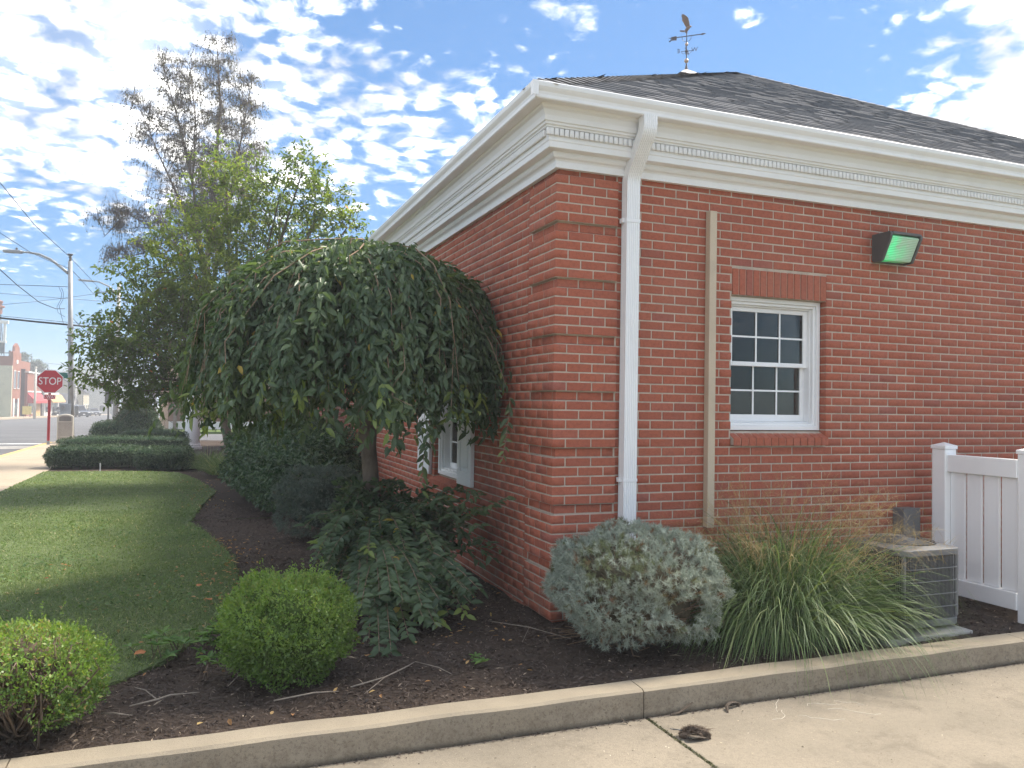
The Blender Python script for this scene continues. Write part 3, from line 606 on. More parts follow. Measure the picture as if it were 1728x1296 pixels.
LAWN_R = [(-2.73, 12.9), (-2.39, 11.5), (-2.05, 9.2), (-2.30, 7.2), (-2.42, 5.7), (-2.18, 4.4), (-2.02, 3.3), (-1.99, 2.2), (-2.12, 1.2), (-2.3, .45), (-2.48, 0.0), (-2.7, -.3), (-3.0, -.5), (-3.6, -.62), (-4.4, -.66), (-5.3, -.66)]
LAWN = [(-5.3, 13.6), (-3.4, 13.4)]+LAWN_R
def bed_z(x, y):
    return .012*nz2(x, y, 1.6)+.008*nz2(x+3, y-2, 4.1)-.018+(.03 if x > -1 and y > -.6 else 0)*.5
xs_b = list(np.arange(-5.4, .3, .11)); ys_b = list(np.arange(-1.19, 6.0, .11))
sheet('mulch_bed', xs_b, ys_b, lambda x, y: bed_z(x, y)-.0, SOIL)
sheet('planting_strip', list(np.arange(.19, 9.1, .12)), list(np.arange(-1.19, .2, .12)), lambda x, y: bed_z(x, y)-.0015, SOIL)
sheet('far_bed', [-5.3, -3.5, -1.5, .3], [6.0, 10, 14, 20, 27.3], lambda x, y: -.02, SOIL)
m_ = MB(); n_ = len(LAWN); m_.add([(x, y, .006) for x, y in LAWN]+[(x, y, -.06) for x, y in LAWN], [tuple(range(n_))]+[(i, (i+1) % n_, n_+(i+1) % n_, n_+i) for i in range(n_)]); lw = m_.build('lawn', TURF); lw['kind'] = 'structure'
# pavement slabs along the street
y = -13.0; i = 0
while y < 27:
    L = min(1.83, 27.2-y); m_ = MB(); m_.box(-7.0, -5.303, y+.004, y+L-.004, -.3, -.006+.002*(i % 2)); o = m_.build('pavement', WALK, bevel=.006); o['kind'] = 'structure'; y += L; i += 1
for a in np.arange(-13, 25, 3.0):
    m_ = MB(); m_.box(-7.15, -7.004, a+.003, a+2.997, -.3, .0); o = m_.build('street_kerb', YPAINT if a > 10 else WALK, bevel=.012); o['kind'] = 'structure'
# corner apron and the kerb across the side street
m_ = MB(); m_.add([(-7.15, 26, -.004), (-5.303, 27.205, -.004), (-2.0, 27.205, -.004), (-2.0, 27.7, -.03), (-5.4, 27.8, -.05), (-6.7, 27.4, -.06)], [(0, 1, 2, 3, 4, 5)]); o = m_.build('corner_apron', WALK); o['kind'] = 'structure'
def road_box(name, x0, x1, y0, y1, h0, h1, mat_, n=12, kind='structure'):
    m_ = MB(); ys = np.linspace(y0, y1, n+1); vs = []
    for yv in ys:
        z = road_z(yv); vs += [(x0, yv, z+h0), (x1, yv, z+h0), (x1, yv, z+h1), (x0, yv, z+h1)]
    m_.add(vs, [(i*4+k, i*4+(k+1) % 4, (i+1)*4+(k+1) % 4, (i+1)*4+k) for i in range(n) for k in range(4)]+[(3, 2, 1, 0), tuple(n*4+k for k in range(4))]); o = m_.build(name, mat_); o['kind'] = kind; return o
road_box('far_pavement', -7.3, -4.6, 41.2, 190, -.1, .13, WALK)
road_box('far_kerb', -7.5, -7.303, 40.6, 190, -.1, .135, YPAINT)
road_box('opposite_pavement', -25.9, -22.2, -30, 330, -.1, .12, WALK, 30)
road_box('far_lawn', -4.597, 60, 41.2, 260, -.1, .1, FIELD)
# road markings
m_ = MB(); m_.box(-15.0, -7.6, 27.2, 27.65, -.145, -.140); o = m_.build('stop_line', PAINT); o['kind'] = 'structure'
m_ = MB(); m_.box(-15, -7.4, 24.4, 25.9, -.146, -.1435); o = m_.build('crosswalk', M('worn_crosswalk', (.36, .34, .31), .8, .2, var=.2, scale=1.5)); o['kind'] = 'structure'
m_ = MB()
for yv in range(-20, 24, 6): m_.box(-14.9, -14.78, yv, yv+3, -.146, -.142)
o = m_.build('lane_marking', PAINT); o['kind'] = 'structure'
# grass
GRASS = leafmat('grass_blade', [(0, (.105, .155, .06)), (.4, (.14, .20, .078)), (.8, (.18, .24, .098)), (.95, (.24, .27, .13)), (1, (.44, .39, .24))], .6, .35, .25)
def lawn_pts(n, xr, yr):
    X = rng.uniform(*xr, n); Y = rng.uniform(*yr, n); Xo = X+rng.normal(0, .02, n); Yo = Y+rng.normal(0, .02, n); k = inpoly(Xo, Yo, LAWN); return X[k], Y[k]
PX, PY = [], []
for n, xr, yr in ((75000, (-4.2, -1.9), (-.7, 3.2)), (60000, (-5.3, -1.9), (3.2, 7)), (42000, (-5.3, -2), (7, 13.6))):
    a, b = lawn_pts(n, xr, yr); PX.append(a); PY.append(b)
PX = np.concatenate(PX); PY = np.concatenate(PY); n = len(PX); P = np.c_[PX, PY, np.full(n, .0)]
patch = np.sin(PX*2.1+1.2*np.sin(PY*1.7))*np.sin(PY*1.9)
D0 = unit(np.c_[rng.normal(0, .55, n), rng.normal(0, .55, n), np.ones(n)]); L = rng.uniform(.028, .062, n)*(1+.2*patch); Wd = rng.uniform(.0035, .007, n)*(1+PY.clip(0, 13)*.09)
V, F, k = strips(P, D0, L, Wd, .9, 2, tip=.15); r_ = (rng.random(n)*.75+.12+.12*patch).clip(0, .94); r_[rng.random(n) < .025] = 1.0
o = npmesh('lawn_grass', V, F, GRASS, None, np.repeat(r_, k)); tag(o, 'short green lawn between the pavement and the mulch bed', 'grass', kind='stuff')
# broad-leaved clover and weeds through the lawn
n = 2600; X, Y = lawn_pts(n, (-4.2, -1.9), (-.7, 6)); kk = (np.sin(X*3.3+1)*np.sin(Y*2.4+.4)) > .05; X, Y = X[kk], Y[kk]; n = len(X)
CLOVER = leafmat('lawn_weed_leaf', [(0, (.06, .13, .035)), (1, (.12, .21, .06))], .55, .3)
o = leaves('lawn_weeds', CLOVER, None, np.c_[X, Y, rng.uniform(.01, .04, n)], np.c_[rng.normal(0, 1, (n, 2)), rng.uniform(-.1, .5, n)], np.c_[rng.normal(0, .3, (n, 2)), np.ones(n)], rng.uniform(.018, .042, n), rng.uniform(.016, .034, n), rng.random(n)); tag(o, 'small broad leaved weeds growing through the lawn', 'weeds', kind='stuff')
# mulch chips
def mulchmat():
    m, g, out = material('mulch_chip'); a = g.n('ShaderNodeAttribute', attribute_name='rnd'); c = ramp(g, a.outputs['Fac'], [(0, (.045, .034, .028)), (.5, (.082, .062, .050)), (.85, (.13, .10, .08)), (.97, (.20, .155, .12)), (1, (.42, .33, .23))]); p = princ(g, c, .85, .25); g.l(p.outputs[0], out.inputs[0]); return m
n = 90000; X = np.concatenate([rng.uniform(-4.0, .2, 62000), rng.uniform(-2.6, 0, 16000), rng.uniform(.2, 4.4, 12000)]); Y = np.concatenate([rng.uniform(-1.18, 3.2, 62000), rng.uniform(3.2, 7.5, 16000), rng.uniform(-1.18, .0, 12000)])
k = ~inpoly(X, Y, LAWN) & ((X < -.0) | (Y < -.01)); X, Y = X[k], Y[k]; n = len(X); zz = np.array([bed_z(a, b) for a, b in zip(X, Y)])
o = leaves('mulch_chips', mulchmat(), None, np.c_[X, Y, zz+rng.uniform(-.004, .012, n)], np.c_[rng.normal(0, 1, (n, 2)), rng.normal(0, .28, n)], np.c_[rng.normal(0, .5, (n, 2)), np.ones(n)], rng.gamma(4, .0075, n).clip(.012, .08), rng.uniform(.004, .013, n), rng.random(n)**1.3, RHOMB); tag(o, 'dark brown shredded bark mulch covering the planting bed', 'mulch', kind='stuff')
# fallen leaves and debris
LITTER = leafmat('fallen_leaf', [(0, (.30, .16, .07)), (.5, (.42, .22, .10)), (.8, (.45, .32, .14)), (1, (.32, .12, .06))], .7, .2)
n = 520; X = np.concatenate([rng.normal(-2.05, .14, 190), rng.uniform(-3.8, 0, 150), rng.normal(-2.25, .2, 110), rng.uniform(-1.4, -.2, 70)]); Y = np.concatenate([rng.uniform(1.0, 4.2, 190), rng.uniform(-1.15, 4, 150), rng.uniform(6.5, 11, 110), rng.uniform(-.4, 1.5, 70)])
k = (X < -.05); X, Y = X[k], Y[k]; n = len(X)
o = leaves('leaf_litter', LITTER, None, np.c_[X, Y, np.full(n, .022)+rng.uniform(0, .015, n)], np.c_[rng.normal(0, 1, (n, 2)), rng.normal(0, .2, n)], np.c_[rng.normal(0, .35, (n, 2)), np.ones(n)], rng.uniform(.02, .045, n), rng.uniform(.012, .028, n), rng.random(n)); tag(o, 'dry brown leaves scattered over mulch and lawn edge', 'fallen leaves', kind='stuff')
n = 1500; X = rng.uniform(-4, 4.5, n); Y = -1.352-np.abs(rng.normal(0, .016, n)); o = leaves('kerb_debris', mulchmat(), None, np.c_[X, Y, np.full(n, -.147)], np.c_[rng.normal(0, 1, (n, 2)), rng.normal(0, .15, n)], np.c_[rng.normal(0, .4, (n, 2)), np.ones(n)], rng.uniform(.006, .03, n), rng.uniform(.003, .01, n), rng.random(n), RHOMB); tag(o, 'dark dirt and bark crumbs along the foot of the kerb', 'dirt', kind='stuff')
n = 900; X = -.023+rng.normal(0, .007, n); Y = rng.uniform(-2.4, -1.36, n); MOSS = leafmat('joint_moss', [(0, (.05, .06, .03)), (.6, (.10, .10, .05)), (1, (.16, .14, .08))], .9, .1); o = leaves('joint_moss', MOSS, None, np.c_[X, Y, np.full(n, -.152)], np.c_[rng.normal(0, 1, (n, 2)), rng.uniform(0, .6, n)], np.c_[rng.normal(0, .5, (n, 2)), np.ones(n)], rng.uniform(.006, .016, n), rng.uniform(.005, .012, n), rng.random(n), RHOMB); tag(o, 'mossy dirt filling the crack between driveway slabs', 'moss', kind='stuff')
n = 5200; X = rng.uniform(-3, 4.8, n); Y = -1.37-np.abs(rng.gamma(1.1, .55, n)).clip(0, 2.6); GRIT = leafmat('grit', [(0, (.08, .065, .05)), (.55, (.22, .18, .13)), (.85, (.42, .36, .28)), (1, (.60, .54, .44))], .9, 0.0, .2); o = leaves('driveway_grit', GRIT, None, np.c_[X, Y, np.full(n, -.1488)], np.c_[rng.normal(0, 1, (n, 2)), rng.normal(0, .12, n)], np.c_[rng.normal(0, .3, (n, 2)), np.ones(n)], rng.gamma(2, .0028, n).clip(.002, .018), rng.gamma(2, .0022, n).clip(.002, .012), rng.random(n), RHOMB); tag(o, 'fine grit and bark crumbs scattered over the driveway slabs', 'grit', kind='stuff')
# hairline cracks in the slab
ck = MB()
for (x, y, a, L) in ((.72, -1.52, .3, .30), (.80, -1.60, -.5, .26), (.95, -1.50, .9, .22), (1.02, -1.58, .1, .30), (.62, -1.60, -.2, .2), (1.15, -1.49, -.7, .18)):
    p = np.array([x, y]); pts = [p]
    for i in range(7): a += rng.normal(0, .5); p = p+np.array([math.cos(a), math.sin(a)])*L/7; pts.append(p)
    for p, q in zip(pts[:-1], pts[1:]): ck.bar((p[0], p[1], -.1493), (q[0], q[1], -.1493), .0024, .0012)
o = ck.build('slab_cracks', M('lime_filled_crack', (.60, .55, .46), .9, .1, var=.1)); tag(o, 'pale hairline cracks in the driveway slab below the grass', 'cracks', kind='stuff')
# singled-out leaves, twigs and bark on the ground
ORANGE = M('orange_leaf', (.50, .20, .085), .7, .2, var=.15, scale=40)
def fallen(x, y, s, a, label):
    m_ = MB(); pts = [(0, 0, 0), (.3, .42, .12), (.7, .36, .2), (1, 0, .06), (.7, -.34, .02), (.3, -.4, .1)]; ca, sa = math.cos(a), math.sin(a)
    P_ = [(x+s*(p*ca-q*sa), y+s*(p*sa+q*ca), .045+s*z) for p, q, z in pts]; P2 = [(p[0], p[1], p[2]-.0012) for p in P_]
    m_.add(P_+P2, [(0, 3, 2, 1), (0, 5, 4, 3), (7, 8, 9, 6), (9, 10, 11, 6)]+[(i, (i+1) % 6, 6+(i+1) % 6, 6+i) for i in range(6)]); o = m_.build('fallen_leaf', ORANGE); tag(o, label, 'leaf')
fallen(-2.66, .02, .07, .4, 'orange curled leaf lying on the lawn left of the round boxwood')
fallen(-2.22, 1.25, .06, 2.2, 'orange leaf at the lawn edge above the round boxwood')
fallen(-2.32, 1.75, .055, 1.0, 'small tan leaf on the grass near the mulch path')
TWIG = M('dry_twig', (.30, .25, .20), .8, .2, var=.2, scale=30)
def twig(pts, r, label):
    m_ = MB(); m_.tube(pts[0], [r]*(len(pts[0])-1)+[r*.5], 6)
    for p in pts[1:]: m_.tube(p, [r*.7]*(len(p)-1)+[r*.35], 5)
    o = m_.build('twig', TWIG, smooth=True); tag(o, label, 'twig')
twig([[(-2.62, -.80, .03), (-2.5, -.76, .035), (-2.44, -.70, .03), (-2.30, -.72, .035)], [(-2.5, -.76, .035), (-2.56, -.62, .04), (-2.62, -.52, .03)]], .0045, 'forked pale twig on the mulch between the two boxwoods')
twig([[(-2.18, -.30, .03), (-2.12, -.42, .06), (-2.1, -.56, .05), (-2.16, -.66, .03)]], .004, 'bent twig standing up by the weeds left of the round boxwood')
twig([[(-1.55, -.88, .03), (-1.35, -.80, .035), (-1.2, -.66, .03), (-1.12, -.58, .03)], [(-1.12, -.58, .03), (-1.02, -.72, .03), (-.98, -.86, .03)], [(-1.35, -.80, .035), (-1.5, -1.0, .03)]], .004, 'long pale forked twig right of the round boxwood')
twig([[(-.42, .12, .03), (-.22, -.15, .04), (-.05, -.45, .03)], [(-.22, -.15, .04), (-.38, -.42, .03)]], .0035, 'thin grey twig leaning beside the blue spruce')
twig([[(-1.95, -.95, .03), (-1.75, -.93, .04), (-1.62, -.92, .03)]], .004, 'short straight twig in front of the round boxwood')
twig([[(-2.74, -.86, .03), (-2.68, -.9, .04), (-2.6, -.93, .03)]], .004, 'short crooked twig beside the ragged boxwood')
BARK = M('dark_bark_strip', (.10, .078, .06), .9, .2, var=.2, scale=40)
def bark(pts, w, h, label):
    m_ = MB(); n = len(pts); vs = []
    for i, p in enumerate(pts):
        p = np.array(p, float); t = unit(np.array(pts[min(i+1, n-1)], float)-np.array(pts[max(i-1, 0)], float)); s = unit(np.cross(t, (0, 0, 1.))); k = w*(1-.5*abs(2*i/(n-1)-1)**3)
        vs += [p-s*k, p+np.array([0, 0, h]), p+s*k, p-np.array([0, 0, .002])]
    m_.add(vs, [(i*4+k, i*4+(k+1) % 4, (i+1)*4+(k+1) % 4, (i+1)*4+k) for i in range(n-1) for k in range(4)]+[(3, 2, 1, 0), tuple((n-1)*4+k for k in range(4))]); o = m_.build('bark_strip', BARK); tag(o, label, 'bark')
bark([(.12, -1.368, -.146), (.17, -1.372, -.138), (.225, -1.366, -.118), (.265, -1.362, -.098)], .010, .006, 'straight dark bark strip leaning on the foot of the kerb')
bark([(.445, -1.44, -.147), (.465, -1.40, -.128), (.50, -1.385, -.118), (.54, -1.378, -.122), (.585, -1.37, -.142)], .011, .005, 'arched dark bark strip lying against the kerb')
bark([(-.165, -1.40, -.147), (-.18, -1.385, -.135), (-.195, -1.372, -.12)], .006, .004, 'tiny bark sliver by the kerb joint')
# dead fledgling on the slab
FEATH = M('grey_brown_down', (.17, .13, .10), .95, .1, var=.3, scale=60, col2=(.09, .07, .055), bmp=1, bscale=200)
bd = thing('dead_bird', 'dead grey brown fledgling bird lying on the driveway slab', 'bird', (.07, -1.66, -.15))
bm = bmesh.new(); bmesh.ops.create_icosphere(bm, subdivisions=4, radius=1)
for v in bm.verts:
    x, y, z = v.co; l_ = 1+.28*math.sin(4*x+2)*math.sin(5*y+1)+.14*math.sin(9*x+7*y+3*z)+.06*math.sin(17*x+9*z)
    px_ = x*.062*l_; py_ = y*.042*l_; pz = max(z, -.55)*.03*l_
    if x < -.5: py_ *= .75; pz *= .8; px_ -= .018*(-.5-x)*2
    v.co = (.085+px_, -1.655+py_-.25*px_, -.132+pz)
me = bpy.data.meshes.new('body'); o3 = org(bd)
for v in bm.verts: v.co -= Vector(o3)
bm.to_mesh(me); bm.free(); me.polygons.foreach_set('use_smooth', [True]*len(me.polygons)); link('body', me, FEATH, bd)
m_ = MB(); m_.tube([(.035, -1.615, -.125), (.012, -1.605, -.122), (-.012, -1.595, -.12)], [.006, .003, .0035], 6)
for a in (-.5, 0, .5): m_.tube([(-.012, -1.595, -.12), (-.024, -1.592+.012*a, -.117)], [.002, .0012], 5)
m_.build('leg', DGREY, bd, smooth=True)
n = 60; V, F, k = strips(np.c_[np.full(n, .03)+rng.normal(0, .008, n), np.full(n, -1.69)+rng.normal(0, .006, n), np.full(n, -.138)+rng.uniform(0, .02, n)], np.c_[np.ones(n), rng.normal(-.12, .1, n), rng.normal(.0, .08, n)], rng.uniform(.05, .10, n), rng.uniform(.005, .008, n), .1, 3)
npmesh('wing', V, F, leafmat('wing_feather', [(0, (.07, .055, .045)), (.7, (.18, .14, .11)), (.85, (.5, .44, .36)), (1, (.62, .55, .46))], .8, .1), bd, np.repeat(rng.random(n), k))
n = 40; V, F, k = strips(np.c_[np.full(n, .125)+rng.normal(0, .006, n), np.full(n, -1.66)+rng.normal(0, .01, n), np.full(n, -.128)+rng.uniform(0, .015, n)], np.c_[np.ones(n), rng.normal(.25, .25, n), rng.normal(.1, .15, n)], rng.uniform(.03, .075, n), rng.uniform(.004, .008, n), .4, 3); npmesh('tail', V, F, FEATH, bd)
n = 1500; d = rv(n); d[:, 2] = np.abs(d[:, 2]); P = np.c_[.085+d[:, 0]*.062, -1.655+d[:, 1]*.042-.25*d[:, 0]*.062, -.135+d[:, 2]*.028]; V, F, k = strips(P, unit(d+np.array([.5, 0, .1])), rng.uniform(.008, .03, n), np.full(n, .0022), .5, 2); o = npmesh('down', V, F, FEATH, bd); o['kind'] = 'stuff'
# ------------------------------------------------------------------ vegetation
BARKM = M('tree_bark', (.19, .15, .115), .9, .2, var=.25, scale=14, col2=(.10, .08, .062), bmp=.8, bscale=40, sc=(1, 1, .5))
def clip_wall(P): P[:, 0] = np.where(P[:, 1] > -.05, np.minimum(P[:, 0], -.03-rng.random(len(P))*.05), P[:, 0]); return P
# --- weeping cherry
CH_L = leafmat('cherry_leaf', [(0, (.055, .095, .052)), (.45, (.088, .138, .074)), (.8, (.125, .18, .092)), (.93, (.17, .225, .10)), (.97, (.22, .29, .08)), (1, (.44, .32, .06))], .42, .38, .4)
CH_B = M('cherry_twig', (.30, .21, .14), .8, .25, var=.2, scale=30)
wc = thing('weeping_cherry', 'umbrella shaped weeping cherry tree with dark drooping leaves beside the brick wall', 'tree', (-.93, 1.8, 0))
m_ = MB(); m_.tube([(-.86, 1.80, -.05), (-.865, 1.80, .08), (-.87, 1.80, .3), (-.90, 1.81, .6), (-.925, 1.82, .9), (-.95, 1.82, 1.15), (-.965, 1.82, 1.4), (-.97, 1.83, 1.7), (-.98, 1.84, 2.0)], [.13, .095, .080, .072, .070, .068, .085, .09, .06], 14)
for k in range(9): a = k*.7; m_.tube([(-.96, 1.83, 1.7), (-.96+.25*math.cos(a), 1.83+.25*math.sin(a), 2.1), (-1.0+.6*math.cos(a), 1.84+.6*math.sin(a), 2.5)], [.045, .03, .015], 7)
m_.build('trunk', BARKM, wc, smooth=True)
CC = np.array([-1.06, 1.80]); RX, RY = 1.35, 1.28
def dome(s): return 1.55+1.28*np.sqrt(np.clip(1-(s/1.06)**2.3, 0, 1))
LP, LD, LN, LR, bt = [], [], [], [], MB()
nb = 600
for i in range(nb):
    th = rng.uniform(0, 2*math.pi); rho = 1-.62*rng.random()**1.7; lump = 1+.05*math.sin(3*th+1)+.04*math.sin(7*th)
    zend = 1.46+.06*math.sin(2*th+.5)+.03*math.cos(th-2.77)+.07*math.cos(th+.37)+.06*math.sin(5*th)+rng.normal(0, .11); zend += .35*(1-rho)
    if rng.random() < .05: zend -= .15
    pts = []; c = np.array([math.cos(th), math.sin(th)])
    zo = rng.normal(0, .035)-.05*(1-rho)
    tw = rng.normal(0, .35); lz = .07*math.sin(4*th+2)+.05*math.sin(9*th)
    for s in np.linspace(.08, 1, 9): q = s*rho*lump; t2 = th+tw*(1-s); pts.append((CC[0]+math.cos(t2)*RX*q, CC[1]+math.sin(t2)*RY*q, float(dome(q))+zo+lz*s+rng.normal(0, .012)))
    zt = pts[-1][2]; m2 = max(2, int((zt-zend)/.12)); sw = rng.normal(0, .10, 2)
    for s in np.linspace(0, 1, m2+1)[1:]: pts.append((pts[8][0]+c[0]*.05*s+sw[0]*s, pts[8][1]+c[1]*.05*s+sw[1]*s, zt+(zend-zt)*s))
    P = clip_wall(np.array(pts)); seg = np.linalg.norm(np.diff(P, axis=0), axis=1); cum = np.r_[0, np.cumsum(seg)]; tot = cum[-1]
    if i % 4 == 0: bt.tube(P[::2]+np.array([c[0]*.012, c[1]*.012, .012]), list(np.linspace(.008, .0025, len(P[::2]))), 4, False)
    nl = int(tot/.027); t = np.sort(rng.uniform(.1, tot, nl)); X = np.c_[[np.interp(t, cum, P[:, k]) for k in range(3)]].T; X2 = np.c_[[np.interp(np.minimum(t+.05, tot), cum, P[:, k]) for k in range(3)]].T
    T = unit(X2-X+1e-6*rv(nl)); out = np.c_[np.tile(c, (nl, 1)), np.zeros(nl)]; sd_ = np.cross(T, out); sgn = np.where(np.arange(nl) % 2 == 0, 1, -1)[:, None]
    LP.append(X); LP[-1] = X+rng.normal(0, .022, (nl, 3)); LD.append(T*.25+sd_*sgn*.45+np.array([0, 0, -.7])+out*.25+rng.normal(0, .42, (nl, 3))); LN.append(out*1.0+np.array([0, 0, .5])+rng.normal(0, .55, (nl, 3)))
    base = rng.uniform(0, .85); fr_ = t/tot; r_ = (base*.66+rng.random(nl)*.42).clip(0, .94)
    if rng.random() < .10: r_ = np.where(fr_ > .9, .97, r_)
    r_[rng.random(nl) < .004] = 1.0; LR.append(r_)
# loose leaves over the top of the dome
n = 2600; th = rng.uniform(0, 2*math.pi, n); q = np.sqrt(rng.random(n))*.75; LP.append(np.c_[CC[0]+np.cos(th)*RX*q, CC[1]+np.sin(th)*RY*q, dome(q)+rng.normal(0, .035, n)]); LD.append(np.c_[np.cos(th)*.6, np.sin(th)*.6, np.full(n, -.35)]+rng.normal(0, .35, (n, 3))); LN.append(np.array([0, 0, 1.])+np.c_[np.cos(th), np.sin(th), np.zeros(n)]*.5+rng.normal(0, .4, (n, 3))); LR.append(rng.uniform(.2, .9, n))
# a few long strands hanging below the skirt
for (x, y, za, zb) in ((-.66, .95, 1.5, .86), (-.12, .62, 1.6, 1.12), (-1.25, .75, 1.7, 1.28), (-.95, .62, 2.0, 1.45), (-1.5, .7, 1.7, 1.32)):
    nl = int((za-zb)/.03); t = np.linspace(za, zb, nl); X = np.c_[np.full(nl, x)+.04*np.sin(t*5), np.full(nl, y)+.03*np.cos(t*4), t]; bt.tube(X[::3], .003, 4, False); sg = np.where(np.arange(nl) % 2 == 0, 1, -1)
    LP.append(X); LD.append(np.c_[sg*.6*RT[0], sg*.6*RT[1], np.full(nl, -.7)]+rng.normal(0, .2, (nl, 3))); LN.append(np.array([-.3, -1, .5])+rng.normal(0, .3, (nl, 3))); LR.append(np.where(t < zb+.22, rng.uniform(.86, .96, nl), rng.uniform(.4, .9, nl)))
LP, LD, LN, LR = np.concatenate(LP), np.concatenate(LD), np.concatenate(LN), np.concatenate(LR); n = len(LP)
LLn = rng.gamma(7, .0110, n).clip(.035, .115); LW = LLn*rng.uniform(.38, .54, n)
tipx = LP[:, 0]+unit(LD)[:, 0]*LLn; bad = (tipx > .0) & (LP[:, 1] > -.05); LD[bad, 0] = -np.abs(LD[bad, 0]); LP[:, 0] = np.where(LP[:, 1] > -.05, np.minimum(LP[:, 0], -.02), LP[:, 0])
bt.build('branches', CH_B, wc)
dist = np.linalg.norm(LP-CAM, axis=1); fac = np.abs((unit(LN)*unit(LP-CAM)).sum(1)); scx = LLn**2*fac/dist**2; front = (LP-np.array([-1.12, 1.84, 2.0]))@unit(-np.array([AX[0], AX[1], 0])) > .55
pick = np.zeros(n, bool); pick[np.argsort(-(scx*front))[:300]] = True
cr = leaves('crown', CH_L, wc, LP[~pick], LD[~pick], LN[~pick], LLn[~pick], LW[~pick], LR[~pick]); cr['kind'] = 'stuff'
lm = []
for r_ in (.15, .4, .6, .75, .9, .965):     # a handful of leaf meshes, shared
    V, F = leafmesh(np.zeros((1, 3)), np.array([[1., 0, 0]]), np.array([[0, 0, 1.]]), 1, .5); me = bpy.data.meshes.new('leaf'); me.from_pydata(V.tolist(), [], F.tolist()); a = me.attributes.new('rnd', 'FLOAT', 'POINT'); a.data.foreach_set('value', [r_]*6); me.materials.append(CH_L); lm.append(me)
Dn, Sn, Un = frames(LD, LN)
for i in np.where(pick)[0]:
    me = lm[min(5, int(np.searchsorted([.28, .5, .68, .82, .95], LR[i])))]
    o = link('leaf', me, None, cr); o.matrix_local = Matrix.Translation((LP[i]-org(wc)).tolist()) @ Matrix((Dn[i].tolist(), Sn[i].tolist(), Un[i].tolist())).transposed().to_4x4() @ Matrix.Scale(LLn[i], 4)
# shoots round the foot of the cherry
LP, LD, LN, LR, bt = [], [], [], [], MB()
targets = []
for i in range(150):
    th = rng.uniform(0, 2*math.pi); rr_ = rng.uniform(.25, 1.0)
    targets.append((-.92+math.cos(th)*rr_*.68, 1.28+math.sin(th)*rr_*.9, rng.uniform(.05, .65), rng.uniform(.55, 1.0)))
for i in range(85): targets.append((rng.uniform(-1.35, -.5), rng.uniform(-.15, .8), rng.uniform(.02, .35), rng.uniform(.45, .75)))
for i in range(45): targets.append((rng.uniform(-.6, -.08), rng.uniform(.6, 2.0), rng.uniform(.25, .85), rng.uniform(.5, .95)))
for i in range(40): a_ = rng.uniform(0, 2*math.pi); targets.append((-.9+.32*math.cos(a_), 1.72+.32*math.sin(a_), rng.uniform(.4, .85), rng.uniform(.8, 1.15)))
targets += [(-1.28, -.32, .03, .40), (-1.22, -.38, .03, .42), (-1.3, -.1, .05, .5), (-1.05, -.12, .05, .45)]
for (x, y, z, zm) in targets:
    a = np.array([-.92+rng.normal(0, .04), 1.72+rng.normal(0, .05), rng.uniform(.1, .3)]); b = np.array([x, y, z]); mid = a*.5+b*.5; mid[2] = zm; t = np.linspace(0, 1, 9)[:, None]; P = a*(1-t)**2+2*mid*t*(1-t)+b*t*t; P = clip_wall(P)
    bt.tube(P, list(np.linspace(.006, .002, 9)), 5, False); L_ = np.linalg.norm(np.diff(P, axis=0), axis=1).sum(); nl = max(6, int(L_/.028)); tt = np.linspace(.25, 1, nl)
    X = np.c_[[np.interp(tt, t[:, 0], P[:, k]) for k in range(3)]].T; sg = np.where(np.arange(nl) % 2 == 0, 1, -1)[:, None]; T = unit(b-a)[None]; s_ = np.cross(T, [[0, 0, 1.]])
    LP.append(X); LD.append(T*.4+s_*sg*.7+np.array([0, 0, -.28])+rng.normal(0, .25, (nl, 3))); LN.append(np.array([-.15, -.45, 1.])+rng.normal(0, .35, (nl, 3))); r_ = (rng.uniform(0, .7)+rng.random(nl)*.3).clip(0, .93)
    if rng.random() < .07: r_[-5:] = .97
    r_[rng.random(nl) < .004] = 1.0; LR.append(r_)
LP, LD, LN, LR = map(np.concatenate, (LP, LD, LN, LR)); n = len(LP); LP[:, 2] = np.maximum(LP[:, 2], .03); LP = np.c_[np.minimum(LP[:, 0], -.04), LP[:, 1:]]
bt.build('shoot_stems', CH_B, wc); L_ = rng.uniform(.055, .10, n); o = leaves('base_shoots', CH_L, wc, LP, LD, LN, L_, L_*.55, LR); o['kind'] = 'stuff'
# --- generic shell-filled shrubs
def blob_pts(n, c, r, sq=2.0, depth=.2, lump=.06, seed=0, zmin=None):
    d = rv(n*2); k = (np.abs(d)**sq).sum(1)**(-1/sq); s = d*k[:, None]*np.array(r)
    ph = seed*1.7; lm_ = 1+lump*np.sin(5*d[:, 0]+ph)*np.sin(4.3*d[:, 1]+2*ph)+lump*.8*np.sin(9*d[:, 2]+ph+3*d[:, 0])
    s = s*(lm_*(1-depth*rng.random(len(d))**1.6))[:, None]; P = s+np.array(c)
    if zmin is not None: kk = P[:, 2] > zmin; P, d = P[kk], d[kk]
    return P[:n], unit(d[:n]/np.array(r))
def core(name, c, r, mat_, parent, sq=2.0, sc=.8, zmin=0.0, seed=0, lump=.06):
    bm = bmesh.new(); bmesh.ops.create_icosphere(bm, subdivisions=4, radius=1); ph = seed*1.7; o3 = org(parent)
    for v in bm.verts:
        d = np.array(v.co); d /= np.linalg.norm(d); k = (np.abs(d)**sq).sum()**(-1/sq); l_ = 1+lump*math.sin(5*d[0]+ph)*math.sin(4.3*d[1]+2*ph)+lump*.8*math.sin(9*d[2]+ph+3*d[0]); p = d*k*np.array(r)*sc*l_+np.array(c); p[2] = max(p[2], zmin); v.co = Vector(p-o3)
    me = bpy.data.meshes.new(name); bm.to_mesh(me); bm.free(); return link(name, me, mat_, parent)
